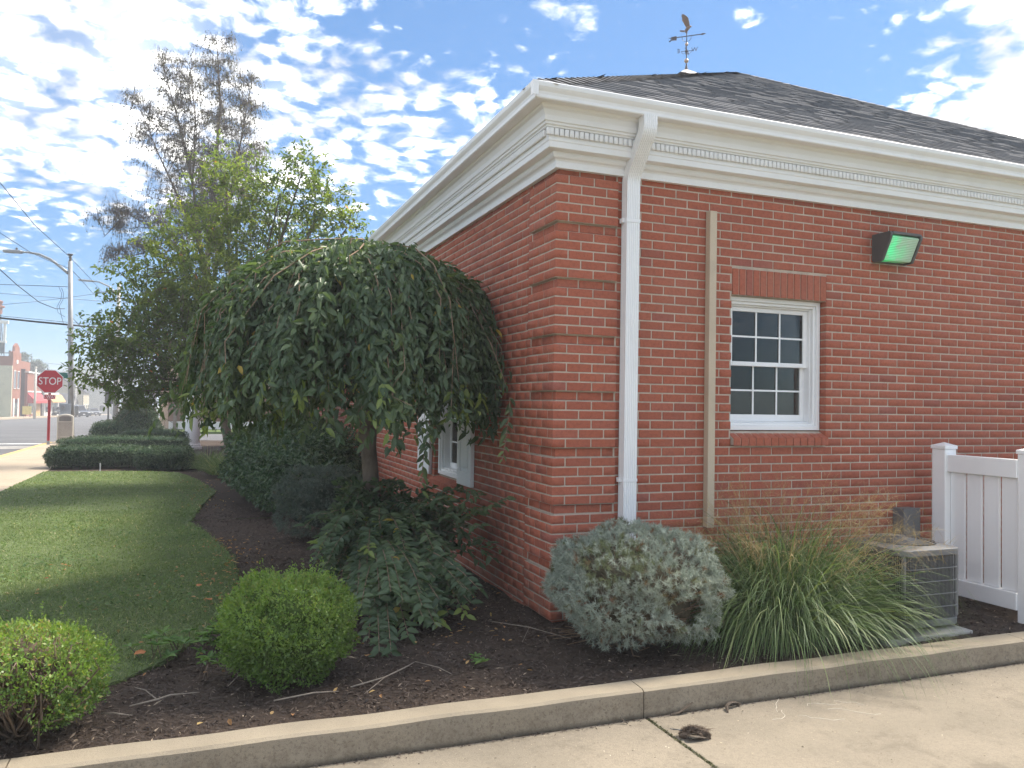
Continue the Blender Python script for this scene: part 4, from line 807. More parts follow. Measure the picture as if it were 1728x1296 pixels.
def stems(c, r, n, mat_, parent, z0=0.0, rad=.012, name='stems', spread=.8):
    m_ = MB()
    for i in range(n):
        a = rng.uniform(0, 2*math.pi); q = rng.uniform(.3, 1)*spread; b = (c[0]+math.cos(a)*r[0]*.12, c[1]+math.sin(a)*r[1]*.12, z0-.03); e = (c[0]+math.cos(a)*r[0]*q, c[1]+math.sin(a)*r[1]*q, c[2]+rng.uniform(-.3, .5)*r[2]); m_.tube([b, ((b[0]*.6+e[0]*.4)+rng.normal(0, .02), (b[1]*.6+e[1]*.4)+rng.normal(0, .02), b[2]*.4+e[2]*.6), e], [rad, rad*.7, rad*.4], 5)
    return m_.build(name, mat_, parent, smooth=True)
WOOD = M('shrub_wood', (.17, .125, .09), .9, .2, var=.25, scale=20)
# --- boxwoods
BOX_L = leafmat('boxwood_leaf', [(0, (.08, .14, .042)), (.4, (.125, .215, .055)), (.75, (.18, .285, .065)), (.93, (.235, .35, .075)), (.97, (.30, .30, .10)), (1, (.36, .24, .14))], .42, .42, .45)
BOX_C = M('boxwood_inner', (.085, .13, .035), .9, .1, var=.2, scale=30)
def boxwood(c, r, n, label, seed, brown=0.0, sides=None, zmin=.02, shoots=160):
    t = thing('boxwood', label, 'shrub', (c[0], c[1], 0)); stems(c, r, 26, WOOD, t, rad=.009)
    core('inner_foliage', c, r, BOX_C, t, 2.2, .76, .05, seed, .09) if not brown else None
    P, N = blob_pts(n, c, r, 2.2, .24, .085, seed, zmin)
    if brown: k = ~((P[:, 1] < c[1]) & (P[:, 2] < c[2]-.02*1) & (np.abs(P[:, 0]-(c[0]-.02)) < .17*(1+rng.normal(0, .25, len(P))))); P, N = P[k], N[k]
    m = 9; Q = np.repeat(P, m, 0)+rng.normal(0, .013, (len(P)*m, 3)); NN = np.repeat(N, m, 0); n2 = len(Q); up_ = NN[:, 2]
    rr_ = (rng.random(n2)*.50+.36+.25*up_+.1*np.repeat(rng.normal(0, 1, len(P)), m)).clip(0, .95);  # leaves facing up take lighter colours, light from above painted in
    if brown: kb = rng.random(n2) < .05+.10*(np.linalg.norm(Q-np.array([c[0]+.0, c[1]-.1, c[2]+r[2]]), axis=1) < .2); rr_[kb] = rng.uniform(.97, 1, kb.sum())
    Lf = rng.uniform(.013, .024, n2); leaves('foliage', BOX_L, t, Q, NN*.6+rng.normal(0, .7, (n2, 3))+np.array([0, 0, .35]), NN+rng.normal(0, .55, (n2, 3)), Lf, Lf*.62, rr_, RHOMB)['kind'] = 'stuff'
    d = rv(shoots*4); d = d[d[:, 2] > -.1][:shoots]; k = (np.abs(d)**2.2).sum(1)**(-1/2.2); S = d*k[:, None]*np.array(r)*.97+np.array(c); m = 12; tt = np.tile(np.linspace(0, 1, m), len(S)); ln = np.repeat(rng.uniform(.02, .06, len(S))+.05*(rng.random(len(S)) < .2), m); di = unit(d*.6+np.array([0, 0, .8])); Q = np.repeat(S, m, 0)+np.repeat(di, m, 0)*(tt*ln)[:, None]; n2 = len(Q); leaves('new_shoots', BOX_L, t, Q, np.repeat(di, m, 0)*.7+rng.normal(0, .6, (n2, 3)), rng.normal(0, 1, (n2, 3))+np.array([0, 0, .6]), np.full(n2, .016), np.full(n2, .009), rng.uniform(.72, .95, n2), RHOMB)['kind'] = 'stuff'
    return t
boxwood((-1.84, -.52, .275), (.36, .35, .30), 2700, 'round clipped bright green boxwood ball on the mulch', 1, shoots=260)
bx2 = boxwood((-3.09, -.88, .235), (.36, .32, .25), 2200, 'ragged boxwood with a browned top and bare woody gap', 2, brown=1, shoots=110)
core('inner_foliage', (-3.08, -.76, .28), (.34, .26, .22), WOOD, bx2, 2.2, .72, .06, 2)
m_ = MB()
for i in range(70):
    a = rng.normal(-1.5, .55); b0 = np.array([-3.05+rng.normal(0, .03), -.95+rng.normal(0, .03), .0]); e = np.array([-3.06+.30*math.cos(a)+rng.normal(0, .05), -.93+.2*math.sin(a)+rng.normal(0, .04), rng.uniform(.1, .42)]); mid = (b0+e)/2+rng.normal(0, .03, 3); m_.tube([b0, mid, e, e+rng.normal(0, .03, 3)], [.007, .005, .0035, .002], 5)
m_.build('bare_twigs', WOOD, bx2, smooth=True)
# --- blue spruce
SPR = leafmat('spruce_needle', [(0, (.17, .195, .145)), (.35, (.29, .335, .275)), (.8, (.41, .455, .39)), (.93, (.48, .525, .46)), (.96, (.13, .15, .04)), (1, (.24, .13, .08))], .6, .15, .3, (1, 1, 1))
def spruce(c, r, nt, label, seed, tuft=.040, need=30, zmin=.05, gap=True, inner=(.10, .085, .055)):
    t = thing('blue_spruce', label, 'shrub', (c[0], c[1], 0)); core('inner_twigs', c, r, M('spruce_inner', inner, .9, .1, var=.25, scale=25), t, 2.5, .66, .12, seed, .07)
    P, N = blob_pts(nt, c, r, 2.5, .16, .07, seed, zmin)
    if gap:   # bare patches low on the near side
        k = ~((np.linalg.norm((P-np.array([c[0]+.10, c[1]-.5, .34]))*np.array([.75, .6, 1.5]), axis=1) < .10) | ((P[:, 2] < .19) & (rng.random(len(P)) < .62)) | (np.linalg.norm((P-np.array([c[0]-.08, c[1]-.45, .22]))*np.array([.7, .6, 1.6]), axis=1) < .08)); P, N = P[k], N[k]
    n = len(P); ax = unit(N+rng.normal(0, .35, (n, 3))+np.array([0, 0, .15])); m = need; A = np.repeat(ax, m, 0); pp = np.repeat(P, m, 0)+A*np.tile(np.linspace(-.02, .012, m), n)[:, None]
    pd_ = A*np.tile(rng.uniform(.1, 1.1, m), n)[:, None]*.8+rv(n*m)*.9; sz = np.repeat(rng.uniform(.75, 1.2, n), m)*tuft*rng.uniform(.6, 1, n*m)
    base = rng.random(n)*.55+.35; old = rng.random(n) < .10; base[old] = rng.uniform(.93, 1, old.sum()); 
    if gap: yl = np.linalg.norm((P-np.array([c[0]-.30, c[1]-.28, .66])), axis=1) < .22; base[yl & (rng.random(n) < .6)] = .955
    tip = np.repeat(base, m)+rng.normal(0, .05, n*m); leaves('needles', SPR, t, pp, pd_, rv(n*m), sz, np.full(n*m, .0036*tuft/.042), np.where(np.repeat(base, m) > .9, np.repeat(base, m), tip.clip(0, .92)), NEED)['kind'] = 'stuff'
    return t
sp = spruce((.315, -.61, .39), (.535, .53, .365), 4200, 'rounded grey blue dwarf spruce at the corner of the brick building', 3)
m_ = MB()
for i in range(420):
    dd_ = rv(1)[0]; b0 = np.array([.31, -.6, .22])+dd_*np.array([.15, .15, .1]); e = np.array([.315, -.60, .39])+dd_*np.array([.48, .47, .33]); m_.tube([b0, (b0+e)/2+rng.normal(0, .02, 3), e], [.006, .004, .002], 4)
for i in range(190):
    a = rng.uniform(0, 2*math.pi); q = rng.uniform(.1, .55); b0 = np.array([.3+math.cos(a)*.1, -.56+math.sin(a)*.1, rng.uniform(.0, .12)]); e = np.array([.3+math.cos(a)*q, -.56+math.sin(a)*q*.95, rng.uniform(.02, .30)]); md = (b0+e)/2+rng.normal(0, .03, 3); m_.tube([b0, md, e], [.006, .004, .0018], 4)
m_.build('dead_twigs', M('dead_spruce_twig', (.25, .17, .115), .9, .1, var=.25, scale=20), sp)
# --- ornamental grass
OGR = leafmat('switchgrass', [(0, (.09, .145, .062)), (.45, (.14, .21, .09)), (.75, (.195, .26, .115)), (.9, (.28, .31, .16)), (1, (.42, .38, .23))], .5, .35, .3)
og = thing('ornamental_grass', 'tall arching clump of green ornamental grass with airy tan seed heads', 'grass', (1.42, -.66, 0))
n = 9500; a = rng.uniform(0, 2*math.pi, n); q = rng.random(n)**.6; base = np.c_[1.58+np.cos(a)*q*.44, -.66+np.sin(a)*q*.28, np.zeros(n)]; lean = rng.uniform(.1, 1.35, n)*(.4+.6*q)
D0 = np.c_[np.cos(a)*lean+.14+rng.normal(0, .28, n), np.sin(a)*lean-.05+rng.normal(0, .22, n), np.ones(n)]; L = rng.uniform(.35, 1.12, n); V, F, k = strips(base, D0, L, rng.uniform(.005, .011, n), rng.uniform(.9, 2.3, n)[:, None][:, 0]*1.0 if False else 2.3, 8, tip=.05)
V = V.reshape(n, k, 3); V[:, :, 1] = np.where(V[:, :, 1] > .0, -.0-.01*rng.random((n, 1)), V[:, :, 1]); lowm = V[:, :, 2] < np.where(V[:, :, 1] < -1.36, -.145, .01); V[:, :, 2] = np.where(lowm, np.where(V[:, :, 1] < -1.36, -.145, .012), V[:, :, 2]); V = V.reshape(-1, 3)
V4 = V.reshape(n, k, 3); keep = ~((V4[:, :, 1].min(1) < -1.22) & (rng.random(n) < .82)) & (V4[:, :, 1].min(1) > -1.75); n = int(keep.sum()); V = V4[keep].reshape(-1, 3); F = F[:n*(F.shape[0]//len(keep))]
npmesh('blades', V, F, OGR, og, np.repeat((rng.random(n)*.9)**1.1, k))['kind'] = 'stuff'
n = 240; a = rng.uniform(0, 2*math.pi, n); lean = rng.uniform(.05, 1.0, n); base = np.c_[1.62+np.cos(a)*.3, -.62+np.sin(a)*.13, np.full(n, .1)]; D0 = unit(np.c_[np.cos(a)*lean+.22, np.sin(a)*lean*.6, np.ones(n)]); L = rng.uniform(.6, 1.05, n); V, F, k = strips(base, D0, L, np.full(n, .0022), .75, 6, tip=.4)
V3 = V.reshape(n, k, 3); V3[:, :, 1] = np.minimum(V3[:, :, 1], -.005); SEED = leafmat('seed_head', [(0, (.34, .24, .13)), (.6, (.44, .32, .18)), (1, (.54, .42, .26))], .7, .3); npmesh('seed_stalks', V3.reshape(-1, 3), F, SEED, og, np.repeat(rng.random(n), k))['kind'] = 'stuff'
tipc = V3[:, -1]; prev = V3[:, -5]; m = 20; t_ = np.tile(rng.random(m), n); S0 = np.repeat(tipc, m, 0)*t_[:, None]+np.repeat(prev, m, 0)*(1-t_)[:, None]; dd = unit(np.repeat(tipc-prev, m, 0))*.6+rv(n*m)*.8; V, F, k = strips(S0, dd, rng.uniform(.05, .16, n*m), np.full(n*m, .0013), .35, 2, tip=.8); V[:, 1] = np.minimum(V[:, 1], .018); npmesh('seed_panicles', V, F, SEED, og, np.repeat(rng.random(n*m), k))['kind'] = 'stuff'
# --- dark broadleaf shrub, small spruce and tufts behind the cherry
HOL = leafmat('holly_leaf', [(0, (.040, .075, .038)), (.5, (.060, .105, .050)), (.9, (.085, .14, .062)), (1, (.12, .18, .08))], .35, .22, .45)
def shrub(name, c, r, n, L, mat_, label, seed, sq=2.3, inner=None, tm=LEAF, lump=.08, cat='shrub', group=None, depth=.22, zmin=.03, csc=.82, up_=.2, wr=.55):
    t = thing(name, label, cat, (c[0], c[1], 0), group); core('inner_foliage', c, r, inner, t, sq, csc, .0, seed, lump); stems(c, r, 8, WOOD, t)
    P, N = blob_pts(n, c, r, sq, depth, lump, seed, zmin); n = len(P); Lf = rng.uniform(.7, 1.2, n)*L; leaves('foliage', mat_, t, P, N*.4+rng.normal(0, .7, (n, 3))+np.array([0, 0, -.1]), N+rng.normal(0, .45, (n, 3))+np.array([0, 0, up_]), Lf, Lf*wr, rng.random(n), tm)['kind'] = 'stuff'; return t
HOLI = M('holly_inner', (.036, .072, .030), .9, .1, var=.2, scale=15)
shrub('holly_shrub', (-.98, 7.6, .62), (.95, 2.3, .72), 15000, .062, HOL, 'large dark glossy evergreen shrub behind the weeping cherry trunk', 4, inner=HOLI)
SPR_KEEP = SPR; SPR = leafmat('dark_spruce_needle', [(0, (.05, .075, .055)), (.5, (.095, .13, .10)), (.93, (.15, .19, .15)), (1, (.12, .10, .06))], .6, .15, .3, (1, 1, 1))
sp2 = spruce((-1.0, 4.15, .40), (.52, .5, .42), 1700, 'small grey green spruce half hidden behind the cherry trunk', 5, tuft=.05, need=18, gap=False, inner=(.045, .06, .045))
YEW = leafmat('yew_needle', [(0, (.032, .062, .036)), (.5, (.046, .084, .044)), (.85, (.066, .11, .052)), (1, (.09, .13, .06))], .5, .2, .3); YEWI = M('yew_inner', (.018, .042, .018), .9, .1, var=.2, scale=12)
def yew(c, r, n, label, seed, sq=5, L=.06, name='yew_hedge', cat='hedge', lump=.03): return shrub(name, c, r, n, L, YEW, label, seed, sq=sq, inner=YEWI, tm=RHOMB, lump=lump, cat=cat, depth=.12, csc=.9, up_=.5, wr=.42)
yew((-4.45, 14.75, .24), (.98, .45, .235), 7000, 'front clipped yew hedge running to the pavement', 6)
yew((-3.05, 14.0, .24), (.58, .50, .235), 5000, 'shorter clipped yew block at the right end of the front hedge', 7)
yew((-4.2, 18.9, .26), (1.6, .45, .24), 6000, 'second low clipped yew hedge behind the front hedge', 8)
yew((-3.6, 20.6, .36), (.95, .4, .28), 3500, 'third short yew hedge beside the white column', 9, L=.05)
yew((-4.95, 22.6, .42), (.55, .5, .42), 3500, 'low rounded yellow green shrub left of the cone shaped yew', 10, sq=2.4, name='rounded_shrub', cat='shrub')
# cone-shaped yew
cy = thing('cone_yew', 'cone shaped dark yew standing behind the clipped hedges', 'shrub', (-4.22, 23.2, 0)); n = 9000; h = rng.random(n)**1.3; a = rng.uniform(0, 2*math.pi, n); prof = np.interp(h, [0, .1, .35, .7, .92, 1], [.80, .86, .76, .50, .22, .03]); rad = prof*(1+.06*np.sin(5*a+9*h)+.05*np.sin(11*a-14*h))*(1-.18*rng.random(n)**2); P = np.c_[-4.22+np.cos(a)*rad, 23.2+np.sin(a)*rad, .05+h*1.55]; N = np.c_[np.cos(a), np.sin(a), np.full(n, .5)]
leaves('foliage', YEW, cy, P, N*.4+rng.normal(0, .7, (n, 3)), N+rng.normal(0, .45, (n, 3)), rng.uniform(.06, .1, n), rng.uniform(.03, .045, n), rng.random(n)*.9+.1, RHOMB)['kind'] = 'stuff'
m_ = MB(); m_.lathe([(0, .02), (.74, .03), (.76, .2), (.66, .6), (.44, 1.1), (.2, 1.42), (0, 1.5)], (-4.22, 23.2, 0), 24); m_.build('inner_foliage', YEWI, cy, smooth=True)
# lower ornamental tuft by the hedges
def tuft(c, r, n, label, L0=(.35, .7)):
    t = thing('grass_tuft', label, 'grass', (c[0], c[1], 0)); a = rng.uniform(0, 2*math.pi, n); q = rng.random(n)**.5; base = np.c_[c[0]+np.cos(a)*q*r, c[1]+np.sin(a)*q*r, np.zeros(n)]; ln = rng.uniform(.2, 1.0, n); V, F, k = strips(base, np.c_[np.cos(a)*ln, np.sin(a)*ln, np.ones(n)], rng.uniform(*L0, n), rng.uniform(.006, .012, n), 1.4, 5); V[:, 2] = np.maximum(V[:, 2], .01); npmesh('blades', V, F, OGR, t, np.repeat(rng.random(n), k))['kind'] = 'stuff'
tuft((-2.15, 14.0), .45, 1100, 'fine green ornamental grass tuft between the hedge and the dark shrub'); tuft((-1.75, 12.3), .4, 900, 'second ornamental grass tuft in front of the dark shrub')
# weeds at the bed edge
WEED = leafmat('weed_leaf', [(0, (.07, .15, .04)), (1, (.16, .27, .07))], .5, .35)
def weed(cx, cy, n, spread, label, z=(.03, .14)):
    t = thing('weed', label, 'weed', (cx, cy, 0)); m_ = MB(); LP = []; LD = []
    for i in range(n):
        a = rng.uniform(0, 2*math.pi); q = spread*rng.random(); b = np.array([cx+math.cos(a)*q, cy+math.sin(a)*q*.7, .0]); e = b+np.array([rng.normal(0, .04), rng.normal(0, .04), rng.uniform(*z)]); m_.tube([b, e], [.003, .002], 4)
        for k in range(5): a2 = k*1.26+rng.normal(0, .3); LP.append(e); LD.append((math.cos(a2), math.sin(a2), rng.uniform(-.1, .5)))
    m_.build('stems', WOOD, t)['kind'] = 'stuff'; n2 = len(LP); Lf = rng.uniform(.045, .085, n2); leaves('leaves', WEED, t, np.array(LP), np.array(LD), np.c_[rng.normal(0, .25, (n2, 2)), np.ones(n2)], Lf, Lf*.42, rng.random(n2))['kind'] = 'stuff'
weed(-2.42, .05, 20, .26, 'light green leafy weeds at the lawn edge left of the round boxwood'); weed(-2.28, -.44, 4, .06, 'small green weed sprig alone on the mulch near the boxwood', (.05, .12)); weed(-2.18, .2, 12, .15, 'weeds tucked behind the round boxwood'); weed(-.72, -.62, 3, .04, 'tiny seedling on the mulch left of the blue spruce', (.01, .03))
# --- trees behind: lumps of crown carried on limbs
def twiggy(c, r, nt, nl, L, droop, up_, rad_lim=None):
    d = rv(nt); s = c+d*r*(rng.random(nt)**.42)[:, None]; ax = unit(d*.8+rng.normal(0, .5, (nt, 3))+np.array([0, 0, up_])); return s, ax
DOG = leafmat('dogwood_leaf', [(0, (.09, .14, .062)), (.4, (.135, .195, .075)), (.7, (.20, .26, .085)), (.88, (.29, .32, .095)), (.97, (.38, .36, .10)), (1, (.50, .20, .10))], .5, .6, .3, (1.4, 1.35, .5))
dt = thing('dogwood_tree', 'broad yellow green tree standing between the weeping cherry and the street', 'tree', (-1.62, 10.6, 0))
lumps = [(400, 350, 80, 14.2, .55), (470, 340, 80, 14.0, .3), (545, 350, 42, 13.6, .35), (510, 290, 30, 13.8, .35), (585, 385, 26, 13.6, .6), (330, 400, 70, 14.2, .6), (330, 460, 95, 13.6, .62), (245, 500, 62, 13.2, .6), (225, 590, 80, 13.0, .35), (300, 560, 100, 13.3, .3), (190, 630, 50, 12.6, .32), (250, 560, 70, 13.6, .4), (310, 520, 80, 14.4, .45), (350, 560, 90, 14.8, .35), (300, 650, 60, 13.5, .15), (400, 500, 110, 14.5, .35), (470, 430, 90, 14.5, .3), (165, 570, 30, 12.4, .25), (380, 290, 30, 14.3, .6), (240, 660, 55, 13.0, .15), (360, 620, 60, 14, .1), (420, 600, 90, 14.5, .1)]
tb = MB(); LP, LD, LN, LR = [], [], [], []; root = np.array([-1.62, 10.6, 0.0]); fork = np.array([-1.75, 10.5, 1.5]); tb.tube([root-[0, 0, .1], root+[0, 0, .5], fork], [.13, .10, .085], 10)
for (lx, ly, lr, D_, tone) in lumps:
    c = at(lx, ly, D_); r = lr*D_/1350; mid = fork*.5+c*.5+np.array([0, 0, .15]); tb.tube([fork, fork*.75+mid*.25+np.array([0, 0, .1]), mid, c], [.05, .04, .028, .012], 6, False)
    nt = int(95*(r/.8)**2)+24; s, ax = twiggy(c, np.array([r, r, r*.9]), nt, 0, 0, 0, .15)
    for i in range(nt):
        ln = rng.uniform(.16, .42); e = s[i]+ax[i]*ln; 
        if i % 2 == 0: tb.tube([c*.3+s[i]*.7, s[i], e], [.007, .005, .002], 4, False)
        m = 15; t_ = rng.uniform(0, 1, m)[:, None]; LP.append(s[i]*(1-t_)+e*t_+rng.normal(0, .035, (m, 3))); LD.append(ax[i]*.4+rng.normal(0, .6, (m, 3))+np.array([0, 0, -.25])); LN.append(np.array([0, 0, 1.])+rng.normal(0, .4, (m, 3))); LR.append((tone-.13+rng.normal(0, .13)+rng.normal(0, .10, m)).clip(0, .97))
LP, LD, LN, LR = map(np.concatenate, (LP, LD, LN, LR)); kk = LP[:, 2] > 1.38+rng.normal(0, .05, len(LP)); LP, LD, LN, LR = LP[kk], LD[kk], LN[kk], LR[kk]; n = len(LP); LR[rng.random(n) < .002] = 1.0
tb.build('trunk', BARKM, dt); L_ = rng.uniform(.06, .10, n); leaves('crown', DOG, dt, LP, LD, LN, L_, L_*.52, LR)['kind'] = 'stuff'
# --- birch, half bare
BIR = leafmat('birch_leaf', [(0, (.10, .105, .085)), (.5, (.13, .13, .10)), (.85, (.17, .16, .11)), (1, (.26, .17, .12))], .6, .35, .3); BTW = M('birch_twig', (.20, .175, .175), .9, .2, var=.2, scale=10)
bi = thing('birch_tree', 'tall half bare birch with fine drooping twigs against the sky', 'tree', (-2.7, 16.4, 0))
tb = MB(); root = at(392, 740, 20.6); root[2] = 0; f1 = at(352, 560, 20); stemsB = [[root, f1, at(350, 430, 20), at(362, 300, 20), at(372, 180, 20), at(366, 72, 20)], [f1, at(340, 420, 20.3), at(325, 310, 20.5), at(300, 200, 20.5), at(275, 110, 20.5)], [f1, at(330, 470, 19.6), at(285, 400, 19.4), at(215, 360, 19.3), at(175, 400, 19.3)], [f1, at(365, 430, 19.8), at(395, 300, 19.6), at(415, 190, 19.6), at(425, 140, 19.6)], [at(350, 430, 20), at(370, 350, 20.2), at(400, 300, 20.3), at(445, 255, 20.4)], [at(340, 420, 20.3), at(300, 330, 20), at(265, 255, 19.8), at(232, 170, 19.8)], [at(325, 310, 20.5), at(330, 200, 20.5), at(320, 110, 20.5)], [f1, at(310, 450, 19.7), at(250, 425, 19.3), at(190, 440, 19.0)]]
rB = [(.13, .09, .06, .045, .03, .008), (.06, .045, .035, .02, .006), (.05, .035, .025, .015, .006), (.05, .04, .028, .015, .006), (.035, .025, .015, .006), (.035, .025, .015, .005), (.025, .015, .005), (.04, .028, .016, .006)]
for s_, r_ in zip(stemsB, rB): tb.tube(s_, list(r_), 7, False)
LP, LD, LR = [], [], []
TW = MB()
for s_, r_ in zip(stemsB, rB):
    P = np.array(s_); seg = np.linalg.norm(np.diff(P, axis=0), axis=1); cum = np.r_[0, np.cumsum(seg)]; tot = cum[-1]; st = 2.2 if P[0][2] < 3.5 else .4
    for t in np.arange(st, tot, .075):
        b = np.array([np.interp(t, cum, P[:, k]) for k in range(3)]); fr_ = t/tot
        if b[2] < 4.6: continue
        d = unit(np.array([*rng.normal(0, 1, 2), rng.uniform(.2, .9)])); ln = rng.uniform(.5, 1.25)*(1.15-.75*fr_); e = b+d*ln; md = b*.5+e*.5+np.array([0, 0, .10]); tb.tube([b, md, e], [.008, .005, .003], 4, False)
        for q in range(24):
            u_ = rng.uniform(.15, 1); p0 = b*(1-u_)+e*u_+np.array([0, 0, .08*math.sin(u_*3.1)]); dr = np.array([*rng.normal(0, .35, 2), rng.uniform(-.3, .5)])+d*.5; l2 = rng.uniform(.25, .75); p1 = p0+unit(dr)*l2*.45; p2 = p1+unit(dr*.4+np.array([0, 0, -1.2]))*l2*.6; TW.tube([p0, p1, p2], [.0034, .0028, .0016], 3, False)
            k = rng.poisson(2.2); tt = rng.random((k, 1)); LP.append(np.where(tt < .4, p0+(p1-p0)*tt/.4, p1+(p2-p1)*(tt-.4)/.6)); LD.append(np.array([0, 0, -1.])+rng.normal(0, .5, (k, 3))); LR.append(rng.random(k))
tb.build('trunk', BARKM, bi); TW.build('twigs', BTW, bi)['kind'] = 'stuff'
LP, LD, LR = map(np.concatenate, (LP, LD, LR)); n = len(LP); L_ = rng.uniform(.035, .062, n); leaves('crown', BIR, bi, LP, LD, rv(n), L_, L_*.7, LR, RHOMB)['kind'] = 'stuff'
# ------------------------------------------------------------------ weather vane and cupola on the ridge
COPPER = M('copper_ball', (.55, .38, .28), .35, .5, .6, var=.1); VANE = M('vane_metal', (.12, .10, .10), .5, .4, .3, var=.15); EAGLE = M('aged_copper', (.26, .17, .13), .55, .4, .3, var=.15)
vx, vy, vz = 6.15, 7.73, 7.99
cu = thing('cupola', 'small light metal capped cupola on the ridge under the weather vane', 'cupola', (vx, vy, 7.2))
q = MB(); q.box(vx-.26, vx+.26, vy-.26, vy+.26, 7.15, 7.74); q.build('base', GREYM, cu)
q = MB(); s_ = .36; q.add([(vx-s_, vy-s_, 7.742), (vx+s_, vy-s_, 7.742), (vx+s_, vy+s_, 7.742), (vx-s_, vy+s_, 7.742), (vx, vy, vz)], [(3, 2, 1, 0), (0, 1, 4), (1, 2, 4), (2, 3, 4), (3, 0, 4)]); q.build('cap', M('cupola_metal', (.22, .20, .20), .4, .5, .3, var=.1), cu)
wv = thing('weather_vane', 'dark weather vane with an eagle, arrow and compass letters on the roof', 'weather vane', (vx, vy, vz))
q = MB(); q.lathe([(.035, vz-.03), (.022, vz+.04), (.010, vz+.10), (.008, vz+.72), (0, vz+.72)], (vx, vy, 0), 12); q.build('rod', VANE, wv)
for zz, r_ in ((vz+.155, .042), (vz+.475, .032)):
    q = MB(); q.lathe([(r_*math.sin(t), zz-r_*math.cos(t)) for t in np.linspace(0, math.pi, 13)], (vx, vy, 0), 20); q.build('ball', COPPER, wv, smooth=True)
HR = np.array([RT[0], RT[1], 0]); HA = np.array([AX[0], AX[1], 0])/np.linalg.norm(AX[:2]); O = np.array([vx, vy, 0.])
ae = unit(HR*.93-HA*.25); az_ = np.array([0, 0, 1.]); za = vz+.625
q = MB(); q.bar(O+ae*-.30+az_*(za-.005), O+ae*.34+az_*(za+.02), .012, .014); q.prism([(.25, .0), (.29, .022), (.36, .01), (.29, -.018)], O+az_*(za+.015), ae, az_, np.cross(ae, az_), -.005, .005)
q.prism([(-.36, .012), (-.30, .002), (-.28, .02), (-.19, .028), (-.185, -.055), (-.29, -.05), (-.315, -.085), (-.335, -.06), (-.30, -.035), (-.28, -.02)], O+az_*za, ae, az_, np.cross(ae, az_), -.004, .004); q.build('arrow', VANE, wv)
q = MB()
for sg in (-1, 1): q.tube([O+ae*sg*.085+az_*(za-.002), O+ae*sg*.08+az_*(za-.05), O+ae*sg*.05+az_*(za-.085), O+az_*(za-.095)], .005, 6)
q.build('scroll', VANE, wv)
el = unit(HR*.96-HA*.28); nl_ = np.array([-el[1], el[0], 0]); zl = vz+.345; q = MB(); q.bar(O-el*.10+az_*zl, O+el*.11+az_*zl, .008, .008); q.bar(O-nl_*.13+az_*zl, O+nl_*.13+az_*zl, .008, .008)
q.lathe([(0, zl-.03), (.028, zl-.015), (.028, zl+.015), (0, zl+.03)], (vx, vy, 0), 10)
for sg in (-1, 1): q.tube([O+el*sg*.03+az_*(zl-.035), O+el*sg*.06+az_*(zl-.05), O+el*sg*.085+az_*(zl-.03), O+el*sg*.10+az_*zl], .004, 5)
q.build('compass_arms', VANE, wv)
for ch, dr, mir in (('E', -el, True), ('W', el, False), ('N', nl_, False), ('S', -nl_, False)):
    me = textmesh(ch, .115, .004); o = link('letter', me, VANE, wv); c = O+dr*.15+az_*(zl+(.01 if ch in 'EW' else .03 if ch == 'N' else -.03)); ex = el if ch in 'EW' else unit(HR*.9+nl_*.45)
    if mir: ex = -ex
    ez = az_; ey = np.cross(ez, ex); o.matrix_local = Matrix.Translation((c-org(wv)).tolist()) @ Matrix((ex.tolist(), ez.tolist(), np.cross(ex, ez).tolist())).transposed().to_4x4()
# eagle
eb_ = O+az_*(vz+.70); q = MB(); q.tube([eb_+ae*-.015+az_*.0, eb_+ae*-.005+az_*.05, eb_+ae*.03+az_*.095, eb_+ae*.065+az_*.115, eb_+ae*.095+az_*.112], [.014, .034, .034, .02, .006], 12); q.build('eagle_body', EAGLE, wv, smooth=True)
q = MB(); q.tube([eb_+az_*-.07, eb_+az_*.01], [.006, .016], 6); q.prism([(-.02, .04), (-.13, .055), (-.125, .035), (-.05, .02)], eb_, ae, az_, np.cross(ae, az_), -.014, .014); q.build('eagle_tail', EAGLE, wv)
wing = [(.0, .0), (.05, .0), (.04, .10), (.02, .19), (-.02, .23), (-.09, .275), (-.085, .255), (-.11, .265), (-.095, .235), (-.115, .24), (-.08, .17), (-.04, .07)]
for sg in (-1, 1):
    e2 = unit(az_+np.cross(ae, az_)*sg*.38); e1 = ae; e3 = np.cross(e1, e2); q = MB(); q.prism(wing, eb_+ae*.01+az_*.075, e1, e2, e3, -.005, .005); q.build('eagle_wing', EAGLE, wv)
# ------------------------------------------------------------------ street furniture
RED = M('sign_red', (.48, .025, .04), .45, .4, var=.05); WSIGN = M('sign_white', (.75, .74, .73), .45, .4, var=.03); GALV = M('galvanised_steel', (.30, .31, .32), .45, .45, .3, var=.1, scale=3); CREAM = M('cream_plastic', (.55, .52, .45), .6, .3, var=.06)
def face_frame(p):      # a frame turned to meet the traffic along the street
    n_ = unit(np.array([CAM[0]-p[0], CAM[1]-p[1], 0])*np.array([.75, 1, 0])); ex = np.array([-n_[1], n_[0], 0]); return ex, n_
def put_text(txt, size, c, ex, n_, mat_, parent, name='lettering', sx=1.0):
    me = textmesh(txt, size, .002); o = link(name, me, mat_, parent); o.matrix_local = Matrix.Translation((np.array(c)-org(parent)).tolist()) @ Matrix((ex.tolist(), [0, 0, 1], n_.tolist())).transposed().to_4x4() @ Matrix.Diagonal((sx, 1, 1, 1)); return o
sx_, sy_ = -6.87, 24.2; ss_ = thing('stop_sign', 'red octagonal stop sign on a red post by the street corner', 'sign', (sx_, sy_, 0)); ex, nn = face_frame((sx_, sy_)); Pz = np.array([0, 0, 1.])
def octo(r): return [(r*math.cos(R(22.5+45*i)), r*math.sin(R(22.5+45*i))) for i in range(8)]
c0 = np.array([sx_, sy_, 2.03])
